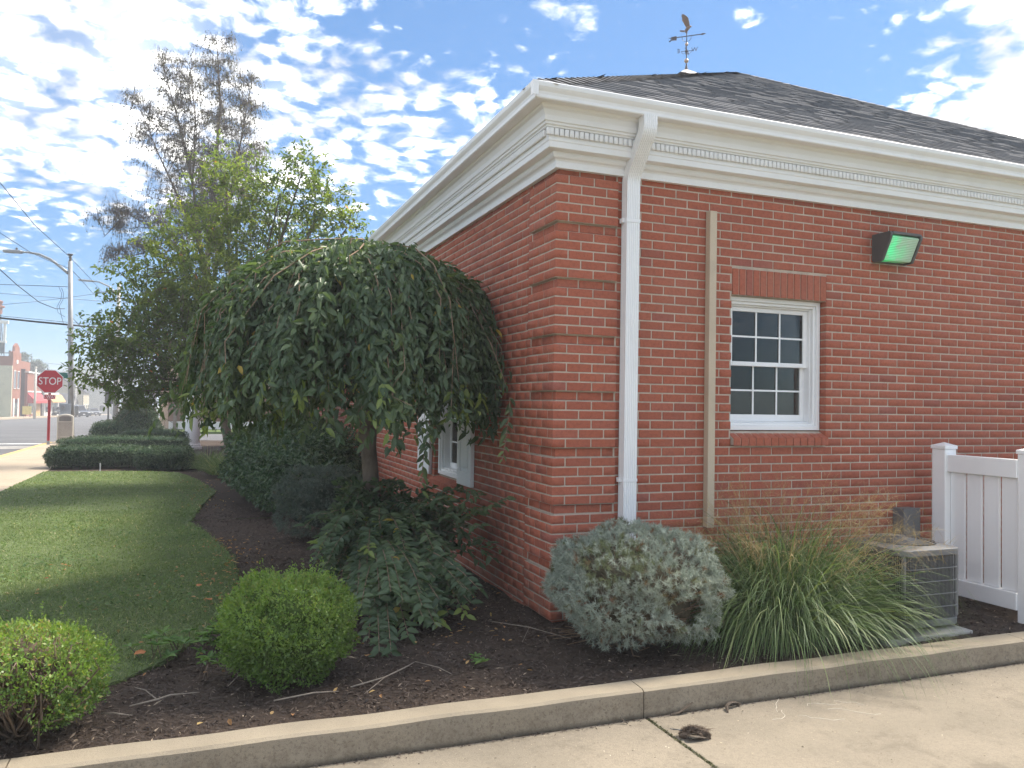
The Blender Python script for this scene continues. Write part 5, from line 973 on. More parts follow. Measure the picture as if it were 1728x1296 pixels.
q = MB(); q.prism(octo(.405), c0, ex, Pz, nn, -.004, 0.0); pl0 = q.build('sign_border', WSIGN, ss_); q = MB(); q.prism(octo(.382), c0, ex, Pz, nn, .0005, .003); q.build('sign_face', RED, ss_); put_text('STOP', .335, c0+nn*.006, ex, nn, WSIGN, ss_, sx=.80)
q = MB(); q.prism([(-.17, -.07), (.17, -.07), (.17, .07), (-.17, .07)], c0-Pz*.50, ex, Pz, nn, -.003, 0); q.build('plaque_border', WSIGN, ss_); q = MB(); q.prism([(-.158, -.058), (.158, -.058), (.158, .058), (-.158, .058)], c0-Pz*.50, ex, Pz, nn, .0005, .002); q.build('plaque', RED, ss_); put_text('4-WAY', .125, c0-Pz*.50+nn*.004, ex, nn, WSIGN, ss_)
q = MB(); b0 = np.array([sx_, sy_, 0])-nn*.03; q.prism([(-.04, -.02), (-.04, .02), (-.02, .02), (-.015, -.005), (.015, -.005), (.02, .02), (.04, .02), (.04, -.02)], b0, ex, nn, Pz, .12, 2.40); q.build('post', RED, ss_); q = MB(); q.prism([(-.042, -.022), (-.042, .022), (.042, .022), (.042, -.022)], b0, ex, nn, Pz, -.1, .119); q.build('post_foot', GALV, ss_)
for z in (2.36, 1.72): q = MB(); q.lathe([(0, 0), (.012, 0), (.012, .004), (0, .006)], (0, 0, 0), 8); o = q.build('bolt', GALV, ss_); o.matrix_local = Matrix.Translation((np.array([sx_, sy_, z])+nn*.004-org(ss_)).tolist()) @ Matrix((ex.tolist(), [0, 0, 1], nn.tolist())).transposed().to_4x4()
tcx, tcy = -6.55, 25.3; tc_ = thing('trash_can', 'cream and tan street litter bin with an arched lid behind the stop sign', 'trash can', (tcx, tcy, 0)); ex2, n2 = ex, nn
q = MB(); q.prism([(-.24, 0), (.24, 0), (.24, .88), (.20, .92), (.1, .955), (0, .965), (-.1, .955), (-.20, .92), (-.24, .88)], (tcx, tcy, 0), ex2, Pz, n2, -.25, .25); q.build('shell', CREAM, tc_, bevel=.012)
q = MB(); q.prism([(-.20, .05), (.20, .05), (.20, .70), (-.20, .70)], (tcx, tcy, 0), ex2, Pz, n2, .2505, .256); q.build('front_panel', M('bin_panel', (.36, .33, .29), .7, .3, var=.06), tc_); q = MB(); q.prism([(-.18, .73), (.18, .73), (.18, .86), (.1, .90), (-.1, .90), (-.18, .86)], (tcx, tcy, 0), ex2, Pz, n2, .2505, .258); q.build('opening', M('bin_flap', (.22, .21, .20), .6, .3, var=.06), tc_)
q = MB(); q.prism([(-.20, .20), (.20, .20), (.20, .22), (-.20, .22)], (tcx, tcy, 0), ex2, Pz, n2, .2565, .262); q.build('trim', CREAM, tc_)
# street lamp with cables and meter cabinet
lp = thing('street_lamp', 'tall galvanised street lamp pole with a curved arm above the stop sign', 'street lamp', (-6.45, 25.7, 0)); pb = np.array([-6.42, 25.75, -.02]); ptop = at(118.5, 441, 27.2)
q = MB(); q.tube([pb, pb*.5+ptop*.5, ptop], [.10, .085, .065], 14); q.build('pole', GALV, lp, smooth=True)
arm = [at(115, 461, 27.2), at(104, 452, 27.3), at(86, 438, 27.4), at(66, 429, 27.5), at(48, 426, 27.6), at(36, 425, 27.7)]; q = MB(); q.tube(arm, [.055, .05, .045, .04, .035, .03], 10); q.build('arm', GALV, lp, smooth=True)
hd = [at(37, 425.5, 27.7), at(22, 424, 27.8), at(7, 424, 27.9)]; d_ = unit(hd[2]-hd[0]); q = MB(); s2 = unit(np.cross(d_, [0, 0, 1.])); L_ = np.linalg.norm(hd[2]-hd[0]); q.prism([(0, -.07), (.1, -.12), (L_*.8, -.13), (L_, -.08), (L_, .08), (L_*.8, .13), (.1, .12), (0, .07)], hd[0], d_, s2, np.cross(s2, d_), -.045, .06); q.build('lamp_head', M('lamp_grey', (.30, .31, .33), .5, .4, var=.08), lp, bevel=.03)
q = MB(); q.lathe([(0, 0), (.035, 0), (.035, .07), (0, .07)], tuple(at(28, 424, 27.75)+np.array([0, 0, .05])), 10); q.build('photocell', DGREY, lp)
q = MB(); q.lathe([(0, 0), (.05, .02), (.03, .10), (.06, .13), (.03, .18), (.09, .22), (.09, .25), (0, .26)], tuple(ptop), 10); q.build('insulator', DGREY, lp)
for (a, b) in ((552, 556), (565, 572), (598, 602), (630, 634)): q = MB(); c_ = (pb*(1-(z_ := (at(113, a, 27.2)[2]/ptop[2])))+ptop*z_); q.lathe([(0, -.03), (.11, -.03), (.11, .03), (0, .03)], tuple(c_), 14); q.build('band', GALV, lp)
mc = thing('meter_cabinet', 'grey electric meter cabinet strapped to the lamp pole', 'cabinet', (-6.5, 25.5, 1.0)); cb = pb+(ptop-pb)*.18-nn*-.14; q = MB(); q.obox(cb+ex*-.16, ex, nn, Pz, .16, .09, .22); q.build('case', M('cabinet_grey', (.30, .33, .37), .5, .4, var=.06), mc, bevel=.01)
q = MB(); q.lathe([(0, -.05), (.07, -.05), (.07, .05), (0, .06)], tuple(cb+ex*-.24+nn*.11+Pz*.1), 12, 'y'); q.build('meter_dial', GALV, mc); q = MB(); q.obox(cb+ex*.17, ex, nn, Pz, .06, .07, .15); q.build('side_box', GALV, mc, bevel=.01)
gs = thing('street_name_sign', 'small green street name sign on the lamp pole above the stop sign', 'sign', (-6.6, 26.2, 2.2)); q = MB(); q.obox(np.array([-6.78, 26.1, 2.28]), ex, nn, Pz, .30, .006, .10); q.build('panel', M('sign_green', (.015, .16, .12), .5, .4, var=.05), gs)
# second lamp, dark sign post, far posts
def base_at(px_, py_):
    for D_ in np.arange(20, 260, .25):
        p = at(px_, py_, D_)
        if p[2] < road_z(p[1])+.05: return p, D_
l2, D2 = base_at(194, 722); lp2 = thing('street_lamp', 'second street lamp farther along the pavement, half hidden by leaves', 'street lamp', l2); t2 = at(201, 478, D2); q = MB(); q.tube([l2-[0, 0, .1], t2], [.17, .10], 12); q.build('pole', M('concrete_pole', (.42, .40, .37), .85, .2, var=.08), lp2, smooth=True); a2 = [at(200, 500, D2), at(185, 484, D2+.3), at(168, 476, D2+.5), at(156, 474, D2+.6)]; q = MB(); q.tube(a2, [.07, .06, .05, .04], 8); q.build('arm', GALV, lp2, smooth=True); h2 = [at(157, 474.5, D2+.6), at(134, 472.5, D2+.8)]; q = MB(); q.bar(h2[0], h2[1], .30, .12); q.build('lamp_head', GALV, lp2, bevel=.04)
b_, Db = base_at(182, 725); bp = thing('sign_post', 'dark street sign post with a black panel across the junction', 'sign post', b_); tpz = at(184.5, 652, Db); q = MB(); q.tube([b_-[0, 0, .1], [b_[0], b_[1], tpz[2]]], .055, 8); q.build('post', DGREY, bp); q = MB(); c_ = at(184, 670, Db); q.obox(c_, ex, nn, Pz, .22, .03, .42); q.build('panel', DGREY, bp)
for px_, py_, pt_, lab, mt, rr_ in ((58, 706, 621, 'pale timber pole on the opposite pavement before the red awning', CREAM, .16), (127, 702, 636, 'tall pale flagpole in front of the grey gabled house', WSIGN, .09), (139, 702, 646, 'thin black pole beside the parked SUV', DGREY, .07), (190, 702, 668, 'white post beside the far lawn', WSIGN, .10)):
    b_, Db = base_at(px_, py_); t = thing('pole', lab, 'pole', b_); q = MB(); q.tube([b_-[0, 0, .3], [b_[0], b_[1], at(px_, pt_, Db)[2]]], [rr_, rr_*.7], 8); q.build('shaft', mt, t, smooth=True); q = MB(); q.lathe([(0, 0), (rr_, 0), (rr_*.8, rr_), (0, rr_*1.2)], (b_[0], b_[1], at(px_, pt_, Db)[2]), 8); q.build('cap', mt, t)
TIMB = M('timber_pole', (.16, .125, .10), .9, .2, var=.15); b_, Db = base_at(71, 703); b_ = b_+np.array([-6, 8, 0]); Db += 5; up_t = thing('utility_pole', 'wooden utility pole with crossarms behind the dark brick shop', 'utility pole', b_); tz = at(71, 592, Db)[2]; q = MB(); q.tube([b_-[0, 0, .3], [b_[0], b_[1], tz]], [.2, .14], 10); q.build('pole', TIMB, up_t); 
for k, zc in enumerate((tz-.4, tz-1.5)): q = MB(); q.bar([b_[0]-1.2, b_[1], zc], [b_[0]+1.2, b_[1], zc], .12, .14); q.build('crossarm', TIMB, up_t)
# cables
CAB = M('cable_black', (.02, .02, .022), .6, .3, var=0)
def cable(pts, r, label, sag=0.0):
    P = [np.array(p, float) for p in pts]; q = MB(); q.tube(P, r, 5, False); o = q.build('overhead_cable', CAB, None, smooth=True); tag(o, label, 'cable', 'overhead cables')
def C(*a): return [at(*p) for p in a]
cable(C((-40, 270, 15), (0, 308, 17.5), (58.6, 380, 22), (118, 434, 27.2), (154, 472, 38), (190, 512, 55)), .010, 'highest overhead cable passing over the lamp pole top')
cable(C((-40, 366, 20), (0, 393, 22), (50, 425, 24.5), (80, 439, 25.7), (117, 453, 27.2)), .009, 'overhead cable meeting the lamp pole just below its top from the left')
cable(C((118, 453, 27.2), (135, 470, 33), (155, 493, 42), (177, 509, 55)), .012, 'overhead cable leaving the lamp pole toward the second lamp')
cable(C((-40, 405, 18), (0, 455, 20), (30, 482, 22), (66, 510, 24.5), (94, 521, 26.5), (109, 521, 27.1)), .012, 'sagging service cable hanging in from the left to the lamp pole')
cable(C((-60, 478, 27), (0, 480, 27), (60, 482, 27), (99, 483.5, 27), (114, 484, 27.1)), .010, 'level cable reaching the lamp pole from the left')
cable(C((-60, 491, 60), (0, 495, 60), (100, 503, 60), (177, 508.5, 60), (240, 512, 60)), .016, 'far faint cable sloping down to the right behind the lamp pole')
cable(C((-60, 519, 60), (0, 514.5, 60), (60, 509, 60), (108, 503, 60), (167, 495, 60), (240, 484, 60)), .016, 'far faint cable rising to the right behind the lamp pole')
cable(C((-60, 531, 27.3), (0, 536.6, 27.3), (60, 543, 27.3), (112, 547.5, 27.3), (160, 552, 33), (199, 555, 41)), .034, 'thick black bundled cable crossing at mid height of the lamp pole')
cable(C((-60, 527, 27.6), (0, 533, 27.6), (112, 543.5, 27.6), (160, 548, 33), (199, 552, 41)), .008, 'thin messenger wire just above the thick black cable')
cable(C((117, 531, 27.2), (135, 550, 30), (148, 563, 33), (170, 583, 40)), .010, 'short cable slanting down right from the lamp pole')
cable(C((99, 483.5, 27), (104, 495, 27), (103, 505, 27), (96, 518, 27), (98, 528, 27), (110, 535, 27.1)), .007, 'looped jumper wire hanging beside the lamp pole')
cable(C((104, 486, 27), (107.5, 495, 27), (106, 506, 27), (100, 517, 27), (103, 530, 27), (107, 546, 27.2)), .007, 'second looped jumper wire close to the lamp pole')
cable(C((70, 612, 130), (110, 616, 125), (200, 618, 120), (300, 621, 118)), .03, 'lowest far cable running from the utility pole')
# ------------------------------------------------------------------ buildings along the street
def wallmat(name, c): return M(name, c, .85, .2, var=.1, scale=1.2)
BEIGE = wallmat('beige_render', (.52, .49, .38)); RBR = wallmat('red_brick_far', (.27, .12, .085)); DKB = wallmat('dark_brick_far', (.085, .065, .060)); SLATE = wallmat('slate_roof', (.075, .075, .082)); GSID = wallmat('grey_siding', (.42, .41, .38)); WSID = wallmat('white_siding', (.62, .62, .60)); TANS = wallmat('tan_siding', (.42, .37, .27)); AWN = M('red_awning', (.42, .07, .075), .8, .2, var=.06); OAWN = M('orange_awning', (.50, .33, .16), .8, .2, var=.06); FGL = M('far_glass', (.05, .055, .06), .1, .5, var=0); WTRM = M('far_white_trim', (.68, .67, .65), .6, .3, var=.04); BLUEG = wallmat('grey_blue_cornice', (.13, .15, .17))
def wbox(name, mat_, par, *b): q = MB(); q.box(*b); return q.build(name, mat_, par)
def win_x(par, x, y0, y1, z0, z1, mt=None):   # window on a wall that faces +X
    f_ = wbox('window', WTRM, par, x, x+.08, y0-.1, y1+.1, z0-.1, z1+.1); wbox('pane', FGL, f_, x+.081, x+.10, y0, y1, z0, z1); return f_
def win_y(par, y, x0, x1, z0, z1):            # window on a wall that faces -Y
    f_ = wbox('window', WTRM, par, x0-.1, x1+.1, y-.08, y, z0-.1, z1+.1); wbox('pane', FGL, f_, x0, x1, y-.10, y-.081, z0, z1); return f_
g1 = -1.5; b1 = thing('brick_hall', 'two storey red brick hall with cream side wall and white bell frame', 'building', (-27, 121, g1)); X1 = -26.1
wbox('side_wall', BEIGE, b1, -48, X1, 119.5, 119.9, g1-.5, 5.6); wbox('front_wall', RBR, b1, X1-.4, X1, 119.9, 125.2, g1-.5, 7.0); wbox('upper_side_wall', RBR, b1, -48, X1-.41, 120.0, 120.4, 5.0, 6.9); wbox('rear_mass', RBR, b1, -47, X1-.41, 120.41, 134, g1-.5, 6.6)
q = MB(); q.prism([(119.9, 7.0), (125.2, 7.0), (125.2, 7.5), (124.2, 7.6), (123.9, 8.3), (122.5, 8.8), (121.2, 8.3), (120.9, 7.6), (119.9, 7.5)], (0, 0, 0), (0, 1, 0), (0, 0, 1), (1, 0, 0), X1-.35, X1-.02); q.build('parapet', RBR, b1)
wbox('cornice', BLUEG, b1, -31.5, X1-.9, 119.0, 119.45, 7.2, 8.6); 
for yy in (120.6, 122.9): win_x(b1, X1, yy, yy+1.1, 2.6, 4.9); 
wbox('door', WTRM, b1, X1, X1+.1, 120.4, 121.1, g1, 1.2); wbox('door', WTRM, b1, X1, X1+.1, 123.2, 123.9, g1, 1.2); wbox('storefront', FGL, b1, X1, X1+.06, 121.2, 123.1, g1+.4, 1.1); wbox('date_stone', WTRM, b1, X1-.0, X1+.05, 122.1, 123.0, 6.0, 6.5)
bf = thing('bell_frame', 'white open frame on the hall roof holding a red bell', 'frame', (-28, 119.4, 8.6)); 
for x in (-29.8, -28.0, -27.0): wbox('post', WTRM, bf, x-.14, x+.14, 118.9, 119.2, 8.6, 11.2)
wbox('beam', WTRM, bf, -32, -26.6, 118.8, 119.3, 11.2, 11.6); wbox('sill_beam', WTRM, bf, -32, -26.8, 118.8, 119.3, 8.6, 8.85); q = MB(); q.lathe([(0, 10.4), (.2, 10.35), (.3, 10), (.45, 9.6), (.75, 9.3), (0, 9.3)], (-28.9, 119.05, 0), 14); q.build('bell', RED, bf, smooth=True)
sr = thing('siren', 'red roof siren on a lattice mast at the left picture edge', 'siren', (-31, 120.6, 7)); 
for dx_, dy_ in ((-.5, -.5), (.5, -.5), (.5, .5), (-.5, .5)): q = MB(); q.tube([(-28.3+dx_*1.6, 120.8+dy_*1.6, 7), (-28.3+dx_*.6, 120.8+dy_*.6, 12.6)], .06, 5); q.build('leg', DGREY, sr)
q = MB(); q.lathe([(0, 12.6), (.6, 12.6), (.6, 13.4), (.9, 13.5), (.9, 13.7), (.5, 13.8), (.7, 14.3), (.3, 14.5), (0, 14.6)], (-28.3, 120.8, 0), 14); q.build('horn', RBR, sr)
g2 = -1.6; b2 = thing('awning_shop', 'low red brick shop with red awning and dark side wall', 'building', (-27, 128, g2)); X2 = -25.5
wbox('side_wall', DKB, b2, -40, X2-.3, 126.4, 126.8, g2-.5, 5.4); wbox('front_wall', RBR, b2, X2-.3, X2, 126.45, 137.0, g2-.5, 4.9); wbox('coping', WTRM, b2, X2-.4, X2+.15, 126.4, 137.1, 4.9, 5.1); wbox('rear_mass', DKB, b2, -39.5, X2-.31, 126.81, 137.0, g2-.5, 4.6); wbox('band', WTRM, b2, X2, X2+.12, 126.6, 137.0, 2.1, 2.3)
q = MB(); q.prism([(X2+.02, 2.0), (X2+1.0, .9), (X2+1.0, .5), (X2+.02, .6)], (0, 0, 0), (1, 0, 0), (0, 0, 1), (0, 1, 0), 126.7, 136.8); q.build('awning', AWN, b2); win_x(b2, X2, 127.6, 130.5, -.9, .4); wbox('door', WTRM, b2, X2, X2+.08, 131, 132.2, g2+.1, .5); wbox('tan_panel', OAWN, b2, X2, X2+.08, 132.6, 136.6, g2+.1, .5)
b3 = thing('corner_shop', 'white fronted shop with an orange hipped awning and dark side wall', 'building', (-27, 140, -1.7)); X3 = -25.3; g3 = -1.75
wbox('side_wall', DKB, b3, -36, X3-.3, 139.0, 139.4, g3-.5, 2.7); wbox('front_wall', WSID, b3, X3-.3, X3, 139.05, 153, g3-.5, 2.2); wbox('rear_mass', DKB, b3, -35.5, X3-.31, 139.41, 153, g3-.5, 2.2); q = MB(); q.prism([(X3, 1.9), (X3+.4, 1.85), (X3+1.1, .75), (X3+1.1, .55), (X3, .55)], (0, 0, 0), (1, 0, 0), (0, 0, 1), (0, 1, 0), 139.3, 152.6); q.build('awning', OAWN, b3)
for yy in (139.8, 142.6, 146, 149.4): win_x(b3, X3, yy, yy+1.8, -1.0, .35)
def gable(name, label, x0, x1, y0, y1, g_, h, rise, wm, rm, wins=3, axis='x'):
    t = thing(name, label, 'house', ((x0+x1)/2, (y0+y1)/2, g_)); wbox('wall', wm, t, x0, x1, y0, y1, g_-.5, g_+h); e = .4
    if axis == 'x':   # ridge runs along X, gable ends face +/-X
        ym = (y0+y1)/2; q = MB(); q.prism([(y0-e, g_+h-.1), (ym, g_+h+rise), (y1+e, g_+h-.1), (y1+e, g_+h-.3), (ym, g_+h+rise-.25), (y0-e, g_+h-.3)], (0, 0, 0), (0, 1, 0), (0, 0, 1), (1, 0, 0), x0-e, x1+e); rf_ = q.build('roof', rm, t); q = MB(); q.prism([(y0, g_+h), (ym, g_+h+rise-.3), (y1, g_+h)], (0, 0, 0), (0, 1, 0), (0, 0, 1), (1, 0, 0), x0+.02, x1-.02); q.build('gable', wm, t)
    else:
        xm_ = (x0+x1)/2; q = MB(); q.prism([(x0-e, g_+h-.1), (xm_, g_+h+rise), (x1+e, g_+h-.1), (x1+e, g_+h-.3), (xm_, g_+h+rise-.25), (x0-e, g_+h-.3)], (0, 0, 0), (1, 0, 0), (0, 0, 1), (0, 1, 0), y0-e, y1+e); rf_ = q.build('roof', rm, t); q = MB(); q.prism([(x0, g_+h), (xm_, g_+h+rise-.3), (x1, g_+h)], (0, 0, 0), (1, 0, 0), (0, 0, 1), (0, 1, 0), y0+.02, y1-.02); q.build('gable', wm, t)
    for i in range(wins):
        xa = x0+(i+.5)*(x1-x0)/wins-.5; win_y(t, y0, xa, xa+1.0, g_+.9, g_+2.2); ya = y0+(i+.5)*(y1-y0)/wins-.5; win_x(t, x1, ya, ya+1.0, g_+.9, g_+2.2)
    wbox('door', WTRM, t, x1-.0, x1+.08, y0+.4, y0+1.3, g_, g_+2.0); return t
gable('house', 'tan two storey house with a dark slate roof behind the parked SUV', -33.5, -24.6, 178, 187, -2.3, 5.0, 3.0, TANS, SLATE, axis='y')
gable('house', 'long low grey garage with a dark roof beside the orange awning shop', -34, -24.8, 160, 170, -2.0, 2.4, 1.8, GSID, SLATE, axis='x')
gable('house', 'white gabled house showing above the grey garage', -44, -34.5, 172, 182, -2.2, 5.0, 3.2, WSID, SLATE, axis='y')
h4 = gable('house', 'pale grey two storey house with a small front porch near the far lawn', -32, -22.6, 207, 216, -2.6, 5.5, 2.6, GSID, SLATE, axis='y'); wbox('porch_roof', SLATE, h4, -22.5, -19.6, 208, 215, -.1, .15)
for yy in (208.3, 211.5, 214.7): wbox('porch_post', WTRM, h4, -19.9, -19.7, yy-.1, yy+.1, -2.7, -.1)
cbn = thing('corner_building', 'tan and brown brick corner building behind the yew hedges', 'building', (-4, 47, -.4)); gq = road_z(46)
pA = at(269, 720, 48); wbox('wall', M('tan_block', (.50, .36, .26), .85, .2, var=.06), cbn, pA[0], pA[0]+12, pA[1]+.3, pA[1]+9, gq-.3, gq+4.0); wbox('base_course', WTRM, cbn, pA[0]+.5, pA[0]+8, pA[1]+.0, pA[1]+.29, gq-.3, gq+.55); wbox('brown_panel', wallmat('brown_brick_far', (.19, .095, .055)), cbn, pA[0]+.45, pA[0]+8, pA[1]+.05, pA[1]+.295, gq+.56, gq+2.6); wbox('door_post', TIMB, cbn, pA[0]+.75, pA[0]+.95, pA[1]-.2, pA[1]-.02, gq-.2, gq+2.6); wbox('roof_edge', SLATE, cbn, pA[0]-.3, pA[0]+12.3, pA[1]-.1, pA[1]+9.3, gq+4.0, gq+4.3)
yb_, Dy = base_at(45, 704.5); ys = thing('yellow_board', 'yellow sandwich board on the far pavement by the red awning', 'sign board', yb_); q = MB(); q.obox(yb_+np.array([0, 0, .95]), ex, nn, Pz, .52, .05, .55); q.build('board', M('board_yellow', (.62, .50, .16), .7, .3, var=.05), ys)
for sg in (-1, 1): q = MB(); q.obox(yb_+ex*sg*.38+np.array([0, 0, .2]), ex, nn, Pz, .05, .05, .28); q.build('leg', TIMB, ys)
# cars
TYRE = M('tyre', (.02, .02, .02), .8, .2, var=0); RIM = M('wheel_rim', (.45, .46, .47), .35, .5, .6, var=.05); CGL = M('car_glass', (.02, .022, .025), .05, .6, var=0); LAMP = M('headlamp', (.75, .75, .72), .15, .6, var=0); TAIL = M('tail_lamp', (.4, .02, .02), .3, .5, var=0); BLK = M('black_trim', (.02, .02, .02), .5, .4, var=0)
def car(label, loc, rot, paint, L=4.7, W=1.9, H=1.72, suv=True):
    t = thing('car', label, 'car', (0, 0, 0)); hw = W/2; hb = .98 if suv else .86; cl = .22
    prof = [(-L/2, .45), (-L/2+.05, cl+.1), (-L/2+.4, cl), (L/2-.35, cl), (L/2-.02, cl+.15), (L/2, .62), (L/2-.08, hb-.12), (L/2-.35, hb-.02), (L*.20, hb+.06), (-L*.38, hb+.08), (-L/2+.06, hb)]
    q = MB(); q.prism(prof, (0, 0, 0), (1, 0, 0), (0, 0, 1), (0, 1, 0), -hw, hw); q.build('body', paint, t, bevel=.09, seg=3)
    r0, r1 = (-L*.46, L*.10) if suv else (-L*.30, L*.06); w0, w1 = (-L*.49, L*.24) if suv else (-L*.42, L*.24); zt = H
    q = MB(); q.add([(w0, -hw+.06, hb+.02), (w1, -hw+.06, hb+.02), (w1, hw-.06, hb+.02), (w0, hw-.06, hb+.02), (r0, -hw+.24, zt), (r1, -hw+.24, zt), (r1, hw-.24, zt), (r0, hw-.24, zt)], [(3, 2, 1, 0), (4, 5, 6, 7), (0, 1, 5, 4), (1, 2, 6, 5), (2, 3, 7, 6), (3, 0, 4, 7)]); q.build('cabin', paint, t, bevel=.06, seg=3)
    def lerp(a, b, s): return tuple(a[i]*(1-s)+b[i]*s for i in range(3))
    A, B, Cc, D_ = (w1, -hw+.06, hb+.02), (w1, hw-.06, hb+.02), (r1, hw-.24, zt), (r1, -hw+.24, zt); q = MB()
    def pane(A, B, Cc, D_, n_):
        e = [lerp(lerp(A, B, u_), lerp(D_, Cc, u_), v_) for u_, v_ in ((.06, .08), (.94, .08), (.92, .88), (.08, .88))]; n_ = np.array(n_)*.012; q.add([np.array(p)+n_ for p in e]+[np.array(p)-n_ for p in e], [(0, 1, 2, 3), (7, 6, 5, 4), (0, 4, 5, 1), (1, 5, 6, 2), (2, 6, 7, 3), (3, 7, 4, 0)])
    pane(A, B, Cc, D_, (1, 0, .6)); q.build('windshield', CGL, t)
    for sg in (-1, 1): q = MB(); pane((w0+.3, sg*(hw-.06), hb+.03), (w1-.1, sg*(hw-.06), hb+.03), (r1-.05, sg*(hw-.24), zt), (r0+.15, sg*(hw-.24), zt), (0, sg, .2)); q.build('side_window', CGL, t)
    q = MB(); pane((w0, -hw+.06, hb+.02), (w0, hw-.06, hb+.02), (r0, hw-.24, zt), (r0, -hw+.24, zt), (-1, 0, .3)); q.build('rear_window', CGL, t)
    for x in (-L*.30, L*.31):
        for sg in (-1, 1):
            q = MB(); q.lathe([(0, sg*(hw-.02)), (.30, sg*(hw-.02)), (.35, sg*(hw-.06)), (.35, sg*(hw-.24)), (0, sg*(hw-.24))], (x, 0, .35), 18, 'y'); wh = q.build('wheel', TYRE, t); q = MB(); q.lathe([(0, sg*(hw-.012)), (.2, sg*(hw-.012)), (.23, sg*(hw-.019)), (0, sg*(hw-.019))], (x, 0, .35), 12, 'y'); q.build('rim', RIM, wh)
    for sg in (-1, 1):
        q = MB(); q.obox((L/2-.07, sg*(hw-.26), hb-.24), (1, 0, 0), (0, 1, 0), (0, 0, 1), .09, .2, .08); q.build('headlight', LAMP, t, bevel=.03); q = MB(); q.obox((-L/2+.05, sg*(hw-.2), hb-.15), (1, 0, 0), (0, 1, 0), (0, 0, 1), .07, .14, .12); q.build('tail_light', TAIL, t, bevel=.02); q = MB(); q.obox((L*.2, sg*(hw+.07), hb+.12), (1, 0, 0), (0, 1, 0), (0, 0, 1), .08, .1, .08); q.build('mirror', paint, t, bevel=.03)
    q = MB(); q.obox((L/2-.03, 0, hb-.32), (1, 0, 0), (0, 1, 0), (0, 0, 1), .06, hw*.5, .13); q.build('grille', BLK, t, bevel=.02); q = MB(); q.obox((L/2-.02, 0, .38), (1, 0, 0), (0, 1, 0), (0, 0, 1), .06, hw*.85, .14); q.build('bumper', BLK, t, bevel=.03); q = MB(); q.obox((L/2+.05, 0, .46), (1, 0, 0), (0, 1, 0), (0, 0, 1), .012, .16, .08); q.build('licence_plate', WSIGN, t)
    t.location = loc; t.rotation_euler = (0, 0, rot); return t
c1, _ = base_at(129, 703.5); car('dark blue grey SUV parked facing the camera on the far side of the street', (c1[0], c1[1]+1, road_z(c1[1])+.01), R(-62), M('paint_dark_blue', (.06, .075, .10), .25, .6, var=0, scale=1), 4.9, 2.0, 1.8)
c2, _ = base_at(157, 701.2); car('small dark sedan parked farther down the street near the grey house', (c2[0], c2[1], road_z(c2[1])+.01), R(-70), M('paint_charcoal', (.10, .11, .13), .3, .5, var=0, scale=1), 4.6, 1.85, 1.45, False)
c3, _ = base_at(93, 701.8); car('dark car half hidden behind the stop sign post', (-24.2, 148, road_z(148)+.14), R(-85), M('paint_navy', (.04, .05, .07), .3, .5, var=0, scale=1), 4.6, 1.85, 1.45, False)
c4, _ = base_at(2, 708.5); car('dark green car at the left picture edge by the cream wall', (c4[0]-1.6, c4[1], road_z(c4[1])+.14), R(-88), M('paint_green', (.03, .06, .05), .3, .5, var=0, scale=1), 4.6, 1.85, 1.45, False)
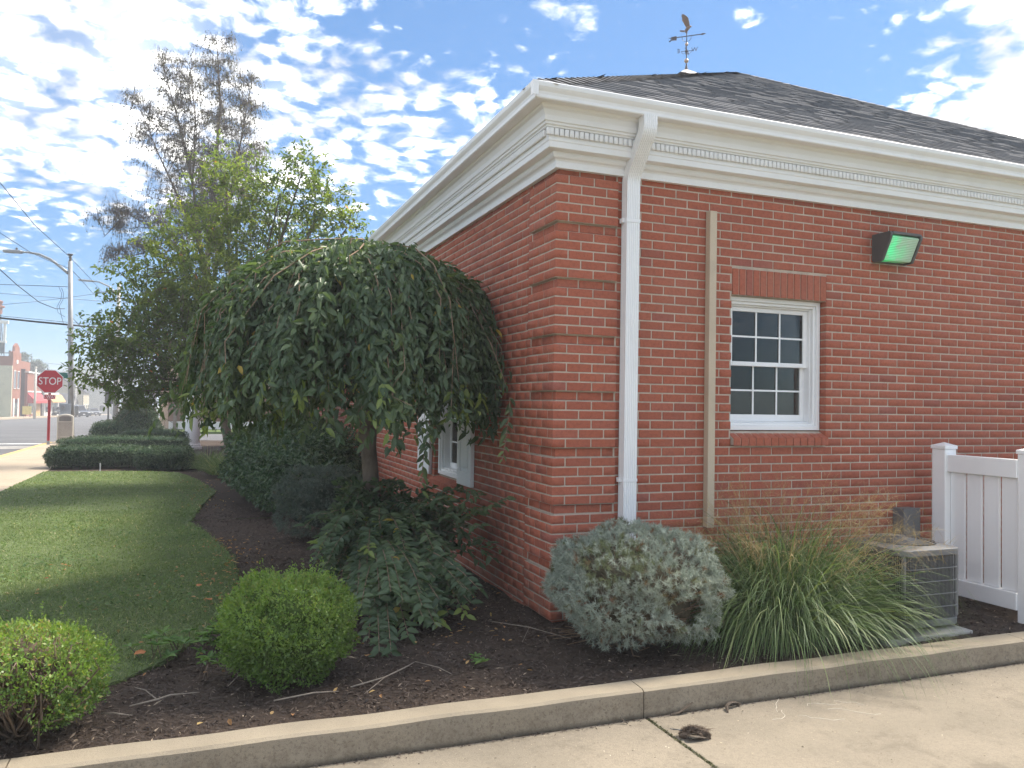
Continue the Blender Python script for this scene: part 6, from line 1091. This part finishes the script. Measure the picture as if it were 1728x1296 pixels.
# background trees
FT1 = leafmat('far_leaf_dark', [(0, (.035, .065, .03)), (1, (.075, .115, .045))], .6, .3); FT2 = leafmat('far_leaf_light', [(0, (.06, .10, .03)), (1, (.13, .18, .05))], .6, .35); FT3 = leafmat('far_leaf_pale', [(0, (.10, .11, .07)), (1, (.17, .17, .10))], .6, .3)
def fartree(px_, py_, rpx, D_, mat_, label, nl, base_py=703, sparse=1.0, lumps_=7, L=.5):
    c = at(px_, py_, D_); r = rpx*D_/1350; gz_ = road_z(c[1]); t = thing('tree', label, 'tree', (c[0], c[1], gz_)); q = MB(); q.tube([(c[0], c[1], gz_-.5), (c[0], c[1], c[2]-r*.5), (c[0]+.2, c[1], c[2]+r*.4)], [r*.09, r*.06, r*.02], 8); LP = []; LN = []
    for i in range(lumps_):
        d = rv(1)[0]*np.array([1, 1, .8]); lc = c+d*r*.62; lr = r*rng.uniform(.32, .5); q.tube([(c[0], c[1], c[2]-r*.5), tuple((c+lc)/2), tuple(lc)], [r*.035, r*.025, r*.01], 5, False); n = int(nl/lumps_); dd = rv(n); LP.append(lc+dd*lr*(rng.random(n)**.45)[:, None]*np.array([1, 1, .7])); LN.append(dd+np.array([0, 0, .6]))
    q.build('trunk', TIMB, t); LP, LN = np.concatenate(LP), np.concatenate(LN); n = len(LP); Lf = rng.uniform(.6, 1.3, n)*L; leaves('crown', mat_, t, LP, rng.normal(0, 1, (n, 3)), LN+rng.normal(0, .4, (n, 3)), Lf, Lf*.6, rng.random(n), RHOMB)['kind'] = 'stuff'
fartree(52, 612, 28, 165, FT1, 'dark flat topped tree rising behind the brick shops', 2600, lumps_=10); fartree(30, 615, 16, 175, FT1, 'dark tree just right of the brick hall parapet', 900, L=.45)
fartree(88, 640, 24, 200, FT1, 'dark tree behind the stop sign', 1200); fartree(125, 635, 36, 230, FT3, 'pale thin tree behind the flagpole', 1500, lumps_=9); fartree(160, 640, 40, 250, FT3, 'pale hazy tree above the slate roofed houses', 1800, lumps_=9); fartree(200, 650, 34, 250, FT2, 'light green tree above the far grey house', 1600)
fartree(213, 674, 17, 130, FT2, 'small round light green street tree by the far lawn', 1700, L=.28); fartree(238, 668, 22, 170, FT1, 'dark tree behind the cone shaped yew', 1200); fartree(262, 660, 26, 120, FT1, 'dark tree behind the corner building', 1600, L=.4); fartree(300, 650, 40, 100, FT1, 'wide dark tree filling the gap left of the white column', 2600, L=.4); fartree(360, 640, 50, 110, FT1, 'dark tree behind the weeping cherry skirt', 2600, L=.4)
mk = MB(); mk.box(-4.285, -4.265, 13.70, 13.72, -.02, .16); o = mk.build('marker_stake', WSIGN); tag(o, 'short white marker stake at the edge of the lawn before the hedge', 'stake')
# ------------------------------------------------------------------ thin hazy air, added to lift the shadows and soften the view
hm = bpy.data.materials.new('haze_air'); hm.use_nodes = True; hm.node_tree.nodes.clear(); hg = G(hm.node_tree)
pv = hg.n('ShaderNodeVolumePrincipled'); pv.inputs['Color'].default_value = (.93, .95, 1, 1); pv.inputs['Density'].default_value = HAZE; pv.inputs['Anisotropy'].default_value = .2
ho = hg.n('ShaderNodeOutputMaterial'); hg.l(pv.outputs[0], ho.inputs['Volume'])
m_ = MB(); m_.box(-430, 430, -70, 530, -5.2, 15.5); hz_ = m_.build('haze', hm); tag(hz_, 'pale hazy air added over the whole street', 'haze', kind='stuff')
